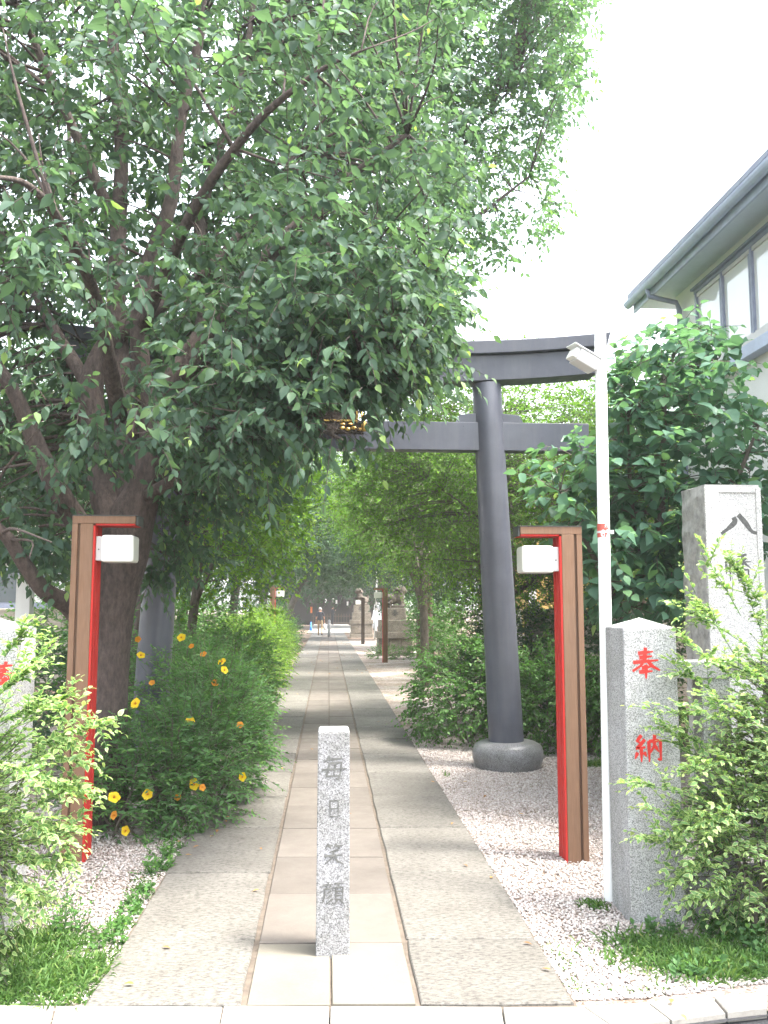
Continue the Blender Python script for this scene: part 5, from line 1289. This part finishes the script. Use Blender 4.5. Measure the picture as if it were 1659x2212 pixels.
for (x, y, Y, old) in fl:
    p = AT(x / 1.3554 / 1.4756, (2000 + y / 1.3554) / 1.4756, Y)
    o = bpy.data.objects.new('flower', FO if old else FM); COL.objects.link(o); o.parent = hy; o.location = p - Vector(hy_off)
    o.rotation_euler = (R(rf.uniform(45, 88)), R(rf.uniform(-30, 30)), rf.uniform(-.7, .7)); s = rf.uniform(.85, 1.1) * (.72 if old else 1); o.scale = (s, s, s)
    c = bpy.data.objects.new('stamens', CM); COL.objects.link(c); c.parent = o
    e = np.array(p - Vector(hy_off)); MB().tube([tuple(e), (e[0] - .01, e[1] + .03, e[2] - .07), (e[0] * .9, e[1] + .10, e[2] - .14)], .0016, 4).build('flower_stem', M['leaf_hyper'], hy)
shrub('hedge_shrub', 'fine leaved mid green shrub next to the flowering shrub', [(-1.55, 11.0, .6, .62, 1.1, .8), (-1.9, 10.0, .5, .5, .7, .8)], 'leaf_hyper', 52, 1300, 10, .28, .055, .026, up=.4, sag=.3)
for i, (x, y, rz_, lab, mt) in enumerate(((-1.38, 13.2, .75, 'bright green hedge shrub past the torii, first of the row', 'leaf_shrub'), (-1.45, 15.6, .8, 'yellow green hedge shrub, second of the row', 'leaf_lime'), (-1.5, 18.2, .85, 'lime hedge shrub catching sunlight, third of the row', 'leaf_lime'), (-1.55, 21.0, .9, 'lime hedge shrub, fourth of the row', 'leaf_lime'), (-1.55, 24.0, .95, 'lime hedge shrub around the buried lamp post', 'leaf_lime'), (-1.6, 28.0, 1.0, 'last lime hedge shrub towards the blue cone', 'leaf_shrub'))):
    shrub('hedge_shrub', lab, [(x, y, .55, .6, 1.45, rz_ + .1)], mt, 60 + i, 950, 9, .30, .065, .038, up=.25, group='hedge shrubs left of the path', sag=.3)
shrub('hedge_shrub', 'dark shrub at the end of the hedge by the walking person', [(-1.75, 36, .5, .7, 3.5, .8)], 'leaf_dark', 70, 500, 9, .35, .08, .045)
shrub('tall_shrub', 'tangled green undergrowth behind the left hedge', [(-2.9, 12.0, 1.0, .9, 2.6, 1.1), (-3.0, 18, 1.0, .9, 4, 1.3)], 'leaf_shrub', 71, 2200, 9, .35, .08, .05)
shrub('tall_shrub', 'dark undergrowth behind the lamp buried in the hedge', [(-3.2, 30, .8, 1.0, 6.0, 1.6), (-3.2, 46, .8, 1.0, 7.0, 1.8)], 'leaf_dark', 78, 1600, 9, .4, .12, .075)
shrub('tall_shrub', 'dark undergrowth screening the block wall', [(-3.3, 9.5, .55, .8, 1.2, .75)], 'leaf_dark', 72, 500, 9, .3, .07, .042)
# right side
shrub('rounded_shrub', 'rounded green shrub with small pointed leaves around the torii column', [(1.75, 10.9, .45, .75, .75, .82), (2.6, 10.3, .42, .70, .6, .72), (3.3, 10.0, .4, .6, .7, .6)], 'leaf_shrub', 73, 2600, 9, .26, .058, .040, up=.2, sag=.35, droop=.5, tip=.4)
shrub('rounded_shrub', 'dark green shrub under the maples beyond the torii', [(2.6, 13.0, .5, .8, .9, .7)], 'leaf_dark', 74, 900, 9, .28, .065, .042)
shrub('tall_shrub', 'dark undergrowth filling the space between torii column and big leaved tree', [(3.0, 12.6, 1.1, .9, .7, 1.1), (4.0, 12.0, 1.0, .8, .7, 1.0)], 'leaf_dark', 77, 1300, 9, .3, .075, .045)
shrub('low_shrub', 'low sparse shrub at the foot of the lion pedestal', [(1.95, 28.0, .1, .75, .5, .28)], 'leaf_shrub', 75, 260, 8, .2, .06, .04)
shrub('ivy_shrub', 'ivy and undergrowth beside the red barked trunk', [(3.0, 20.5, .7, .8, 1.6, 1.3), (3.4, 27.0, .8, .9, 2.5, 1.6), (4.2, 38, .9, 1.2, 5.0, 1.8)], 'leaf_shrub', 76, 2600, 9, .32, .09, .06)

# near variegated bushes with long arching shoots
def privet(label, blobs, shoots, seed, n):
    rg = np.random.default_rng(seed)
    o = shrub('variegated_shrub', label, blobs, 'leaf_privet', seed, n, 12, .26, .048, .028, up=.3, hi=True, sag=.25, droop=.0, tip=.35, inner=.35, rb=.7)
    off = np.array(o.location); P0, D, Ln = [], [], []
    for (u0, v0, u1, v1, Y, dY) in shoots:
        a = np.array(AT(u0, v0, Y)); b = np.array(AT(u1, v1, Y + dY)); P0.append(a); D.append(b - a); Ln.append(np.linalg.norm(b - a))
    P0, D, Ln = np.array(P0) - off, np.array(D), np.array(Ln)
    D = nrm(D); D[:, 2] += .22
    A, lines = twigs(rg, P0, D, Ln, 30, .048, .028, sag=.2, droop=-.05, tip=.7, rbase=.8)
    build_foliage(o, A, lines, M['leaf_privet'], True, M['leaf_shrub'], .0026, .001, name='shoot_leaves')
    # side sprays on the shoots
    t = rg.uniform(.15, .8, (len(P0), 10)); Q = P0[:, None] + D[:, None] * (Ln[:, None] * t)[..., None]; Q[..., 2] -= .2 * Ln[:, None] * t * t
    DD = nrm(D[:, None] + rg.normal(0, .55, Q.shape)); Q = Q.reshape(-1, 3); DD = DD.reshape(-1, 3)
    A, lines = twigs(rg, Q, DD, rg.uniform(.08, .22, len(Q)), 11, .044, .026, sag=.2, droop=0, tip=.6, rbase=.8)
    build_foliage(o, A, lines, M['leaf_privet'], True, M['leaf_shrub'], .0018, .0008, name='spray_leaves')
    return o
privet('variegated cream edged bush in front of the left granite post', [(-1.72, 4.25, .58, .38, .30, .62), (-1.95, 4.0, .75, .40, .35, .70)],
       [(60, 1520, 265, 1592, 4.1, -.1), (90, 1610, 205, 1570, 4.1, 0), (40, 1700, 225, 1725, 4.05, -.1), (60, 1800, 180, 1790, 4.0, 0), (30, 1850, 170, 1880, 4.0, 0), (20, 1480, 110, 1400, 4.15, 0), (50, 1560, 175, 1490, 4.2, 0), (40, 1640, 190, 1650, 4.1, 0), (0, 1900, 110, 1960, 3.95, 0), (10, 1420, 60, 1350, 4.2, 0), (80, 1740, 200, 1690, 4.1, 0), (0, 1560, 100, 1530, 4.0, 0), (0, 1650, 90, 1690, 3.9, 0), (30, 1760, 140, 1830, 3.95, 0), (60, 1600, 180, 1625, 4.3, 0), (0, 1500, 70, 1440, 4.0, 0)], 81, 1150)
privet('variegated cream edged bush in front of the right granite post and fence', [(2.18, 4.50, .42, .30, .24, .42), (2.50, 4.50, .75, .36, .30, .78)],
       [(1600, 1330, 1500, 1170, 4.55, 0), (1620, 1400, 1420, 1290, 4.5, 0), (1590, 1420, 1465, 1240, 4.55, 0), (1600, 1480, 1430, 1360, 4.45, 0), (1580, 1560, 1395, 1545, 4.4, 0), (1560, 1630, 1405, 1570, 4.4, 0), (1540, 1740, 1325, 1690, 4.35, 0), (1560, 1800, 1350, 1740, 4.35, 0), (1520, 1780, 1400, 1830, 4.3, 0), (1560, 1880, 1380, 1810, 4.3, 0), (1530, 1850, 1440, 1930, 4.3, 0), (1600, 1700, 1440, 1600, 4.4, 0), (1640, 1300, 1560, 1190, 4.6, 0), (1650, 1380, 1600, 1250, 4.6, 0), (1550, 1500, 1440, 1440, 4.5, 0), (1610, 1900, 1480, 1960, 4.25, 0), (1620, 1640, 1470, 1680, 4.2, 0), (1640, 1560, 1500, 1520, 4.2, 0), (1640, 1760, 1500, 1790, 4.15, 0), (1659, 1480, 1540, 1420, 4.3, 0)], 82, 1250)

# ------------------------------------------------------------------ gravel stones, grass, weeds, fallen leaves
def stones(name, label, regions, seed):
    rg = np.random.default_rng(seed); Ps = []
    for (f, n, x0, x1, y0, y1) in regions:
        x = rg.uniform(x0, x1, n); y = y0 + (y1 - y0) * rg.uniform(0, 1, n) ** 1.35; k = f(x, y); Ps.append(np.stack([x[k], y[k]], 1))
    P = np.vstack(Ps); n = len(P); s = rg.uniform(.005, .0105, n) * (1 + .4 * (rg.uniform(0, 1, n) < .1))
    b = np.array([(1, 0, 0), (.3, .95, .1), (-.8, .5, 0), (-.7, -.7, .05), (.4, -.9, -.05), (0.1, 0, .75), (0, 0, -.6)], float)
    F = np.array([(0, 1, 5), (1, 2, 5), (2, 3, 5), (3, 4, 5), (4, 0, 5), (1, 0, 6), (2, 1, 6), (3, 2, 6), (4, 3, 6), (0, 4, 6)])
    a = rg.uniform(0, 6.28, n); ca, sa = np.cos(a), np.sin(a)
    V = b[None] * (1 + rg.normal(0, .16, (n, 7, 3))); x = V[..., 0] * ca[:, None] - V[..., 1] * sa[:, None]; y = V[..., 0] * sa[:, None] + V[..., 1] * ca[:, None]
    tilt = rg.normal(0, .35, (n, 1)); z = V[..., 2] + x * tilt
    V = np.stack([x, y, z], -1) * s[:, None, None]; V[..., :2] += P[:, None]; V[..., 2] += (-.022 + s * .30 + rg.uniform(0, .006, n))[:, None]
    me = np_mesh(name, V.reshape(-1, 3), (F[None] + (np.arange(n) * 7)[:, None, None]).reshape(-1, 3), {'rnd': np.repeat(rg.beta(2.2, 1.6, n), 7)})
    return tag(link(name, me, None, M['gravel']), label, 'gravel', kind='stuff')
kerb_y = lambda x: 3.80 + np.clip(x - 1.3, 0, 9) * .19
stones('gravel', 'pale pinkish gravel beside the stone path', [
    (lambda x, y: (x > PX + 1.01 + rpx(x, y)) & (y > kerb_y(x)), 46000, 1.0, 2.9, 3.78, 12.0),
    (lambda x, y: (x < PX - 1.01) & (y > 3.9), 16000, -2.3, -.98, 3.85, 7.6)] if False else [
    (lambda x, y: (x > PX + 1.0) & (y > kerb_y(x)), 74000, 1.0, 2.9, 3.78, 12.0),
    (lambda x, y: (x < PX - 1.0) & (y > 3.9), 24000, -2.3, -.98, 3.85, 7.6)], 91)
def grass(name, label, spots, seed):
    """spots: (x, y, radius x, radius y, n, height)"""
    rg = np.random.default_rng(seed); P, D, L = [], [], []
    for (x, y, rx, ry, n, hh) in spots:
        p = np.stack([rg.normal(x, rx * .5, n), rg.normal(y, ry * .5, n), np.full(n, -.03)], 1); P.append(p)
        D.append(nrm(rg.normal(0, .75, (n, 3)) * np.array([1, 1, .2]) + np.array([0, 0, .8]))); L.append(rg.uniform(.4, 1.1, n) * hh)
    P, D, L = np.vstack(P), np.vstack(D), np.concatenate(L)
    sd = nrm(np.cross(D, rg.normal(0, 1, D.shape))); w_ = rg.uniform(.0022, .0045, len(P))[:, None]
    ok = (P[:, 1] > 3.84 + np.clip(P[:, 0] - 1.3, 0, 9) * .19) & (np.abs(P[:, 0] - PX) > .985); P, D, L, sd, w_ = P[ok], D[ok], L[ok], sd[ok], w_[ok]
    m1 = P + D * L[:, None] * .5; m2 = P + D * L[:, None] * .8; tipp = P + D * L[:, None]; tipp[:, 2] -= .28 * L; tipp[:, :2] += D[:, :2] * L[:, None] * .3; m2[:, 2] -= .05 * L
    V = np.stack([P - sd * w_, P + sd * w_, m1 - sd * w_ * 1.1, m1 + sd * w_ * 1.1, m2 - sd * w_ * .7, m2 + sd * w_ * .7, tipp], 1)
    F = np.array([(0, 1, 3), (0, 3, 2), (2, 3, 5), (2, 5, 4), (4, 5, 6)]); n = len(P)
    me = np_mesh(name, V.reshape(-1, 3), (F[None] + (np.arange(n) * 7)[:, None, None]).reshape(-1, 3), {'rnd': np.repeat(np.clip(rg.beta(2, 2.2, n), 0, 1), 7)})
    return tag(link(name, me, None, M['grass']), label, 'grass', kind='stuff')
def gs(u, v, rx, ry, n, h): p = G(u, v); return (p.x, p.y, rx, ry, n, h)
grass('grass', 'green grass and weeds at the corner left of the path', [gs(90, 2110, .34, .20, 2400, .11), (*G(60, 2040).xy, .3, .25, 1500, .12), gs(200, 2080, .16, .16, 700, .08), gs(260, 1990, .08, .2, 300, .05), gs(310, 1900, .06, .3, 300, .05), gs(20, 2150, .3, .1, 700, .08), gs(380, 1800, .10, .3, 250, .06), gs(150, 2150, .2, .04, 400, .06)], 92)
grass('grass', 'green grass and weeds at the foot of the red lettered granite post', [gs(1470, 2060, .30, .22, 2300, .10), gs(1580, 2080, .26, .22, 2200, .11), gs(1380, 2030, .14, .12, 500, .08), gs(1285, 1950, .07, .06, 260, .07), gs(1640, 2010, .25, .25, 1500, .13), gs(1210, 2060, .03, .28, 120, .05), gs(1260, 2130, .05, .12, 120, .04), gs(965, 1670, .02, .15, 90, .05), gs(1400, 2130, .2, .05, 200, .04), gs(1150, 1625, .3, .06, 200, .12), gs(1280, 1650, .25, .1, 400, .14)], 93)
def weeds(name, label, spots, seed, mat='leaf_hyper', lL=.035, lW=.022):
    rg = np.random.default_rng(seed); P0, D, Ln = [], [], []
    for (x, y, r, n, hh) in spots:
        P0.append(np.stack([rg.normal(x, r, n), rg.normal(y, r, n), np.full(n, -.02)], 1)); D.append(nrm(rg.normal(0, .5, (n, 3)) + np.array([0, 0, 1.1]))); Ln.append(rg.uniform(.5, 1.1, n) * hh)
    P0, D, Ln = np.vstack(P0), np.vstack(D), np.concatenate(Ln)
    A, lines = twigs(rg, P0, D, Ln, 7, lL, lW, sag=.1, droop=.0, spread=1.0, tip=.5)
    o = thing(name, label, 'weeds', (float(P0[0, 0]), float(P0[0, 1]), 0)); off = np.array(o.location)
    build_foliage(o, (A[0] - off,) + A[1:], lines - off, M[mat], False, M['leaf_hyper'], .0022, .001, name='foliage'); return o
def wsx(u, v, r, n, h): p = G(u, v); return (p.x, p.y, r, n, h)
weeds('weed_plant', 'leafy weeds along the left edge of the path', [wsx(150, 2010, .07, 22, .22), wsx(330, 1880, .05, 16, .10), wsx(355, 1850, .05, 18, .10), wsx(300, 1945, .04, 14, .08), wsx(250, 2010, .04, 16, .07), wsx(400, 1800, .06, 20, .13), wsx(90, 1960, .1, 24, .18), wsx(330, 1810, .06, 12, .12), wsx(370, 1830, .04, 16, .08), wsx(315, 1920, .03, 14, .07), wsx(285, 1965, .03, 14, .06), wsx(265, 1990, .03, 12, .06), wsx(235, 2035, .04, 14, .06), wsx(420, 1770, .05, 18, .12), wsx(345, 1870, .04, 16, .09)], 94, 'leaf_shrub')
weeds('weed_plant', 'broad leaved weeds in the grass under the right variegated bush', [wsx(1560, 2020, .08, 18, .20), wsx(1640, 2060, .1, 22, .18), wsx(1500, 2090, .06, 14, .10), wsx(1430, 2010, .05, 12, .08)], 95, 'leaf_hyper', .05, .028)
weeds('weed_plant', 'yellow green weeds sprouting between torii base and lamp post', [wsx(1180, 1610, .08, 20, .3), wsx(1150, 1640, .06, 10, .12), wsx(1240, 1625, .1, 16, .2)], 96, 'leaf_lime', .05, .026)
rg = np.random.default_rng(97)
pts = [G(u, v) for (u, v) in ((490, 1778), (487, 1768), (385, 1822), (1470, 2196), (1450, 2172), (700, 1990), (560, 1925), (1000, 1870), (1010, 1690), (520, 1700), (610, 1660), (860, 1600), (560, 1835), (290, 2130), (1130, 2040), (470, 1795), (455, 1810), (430, 1830), (400, 1850), (545, 1690), (575, 1640), (560, 1600), (600, 1560), (505, 1745), (640, 1500), (930, 1690), (980, 1780), (760, 1760), (1060, 1900), (350, 2050), (1190, 2100), (820, 1560), (670, 1620), (1120, 1760), (1050, 1720))] + [Vector((rg.uniform(-.95, 1.3), rg.uniform(20, 46), 0)) for _ in range(60)]
for i, p in enumerate(pts[:35]):
    m_ = np_mesh('fallen_leaf', *leaf_geom(np.zeros((1, 3)), np.array([[0, 1., 0]]), np.array([[0, 0, 1.]]), np.full(1, .045), np.full(1, .024), np.array([rg.uniform(0, 1)]), True))
    o = link('fallen_leaf', m_, None, M['leaf_fallen']); o.location = (p.x, p.y, .010); o.rotation_euler = (rg.normal(0, .1), rg.normal(0, .1), rg.uniform(0, 6.28))
    tag(o, 'small dry orange brown leaf lying on the ground', 'leaf', 'fallen leaves')
n = 60; Pf = np.array([tuple(p) for p in pts[35:]]); Pf[:, 2] = .008; a = rg.uniform(0, 6.28, n)
me = np_mesh('leaf_litter', *leaf_geom(Pf, np.stack([np.cos(a), np.sin(a), a * 0], 1), np.tile([0, 0, 1.], (n, 1)), np.full(n, .07), np.full(n, .04), rg.uniform(0, .6, n), False))
tag(link('leaf_litter', me, None, M['leaf_fallen']), 'scattered dry leaves on the far stretch of path', 'leaves', kind='stuff')

# ------------------------------------------------------------------ thin air volume added to imitate veiling lens glare
hz_me = MB().box(-320, 320, -80, 620, -1.2, 21.0).mesh('glare_veil')
hz_m = bpy.data.materials.new('glare_veil'); hz_m.use_nodes = True; hn = hz_m.node_tree
hn.nodes.remove(hn.nodes['Principled BSDF'])
pv_ = hn.nodes.new('ShaderNodeVolumePrincipled'); pv_.inputs['Color'].default_value = (0.93, 0.96, 1.0, 1); pv_.inputs['Density'].default_value = 0.0011; pv_.inputs['Anisotropy'].default_value = 0.2
hn.links.new(pv_.outputs[0], hn.nodes['Material Output'].inputs['Volume'])
tag(link('glare_veil', hz_me, None, hz_m), 'thin pale veil added over the whole place to imitate lens glare', 'glare_veil', kind='stuff')
SC.cycles.volume_bounces = 1
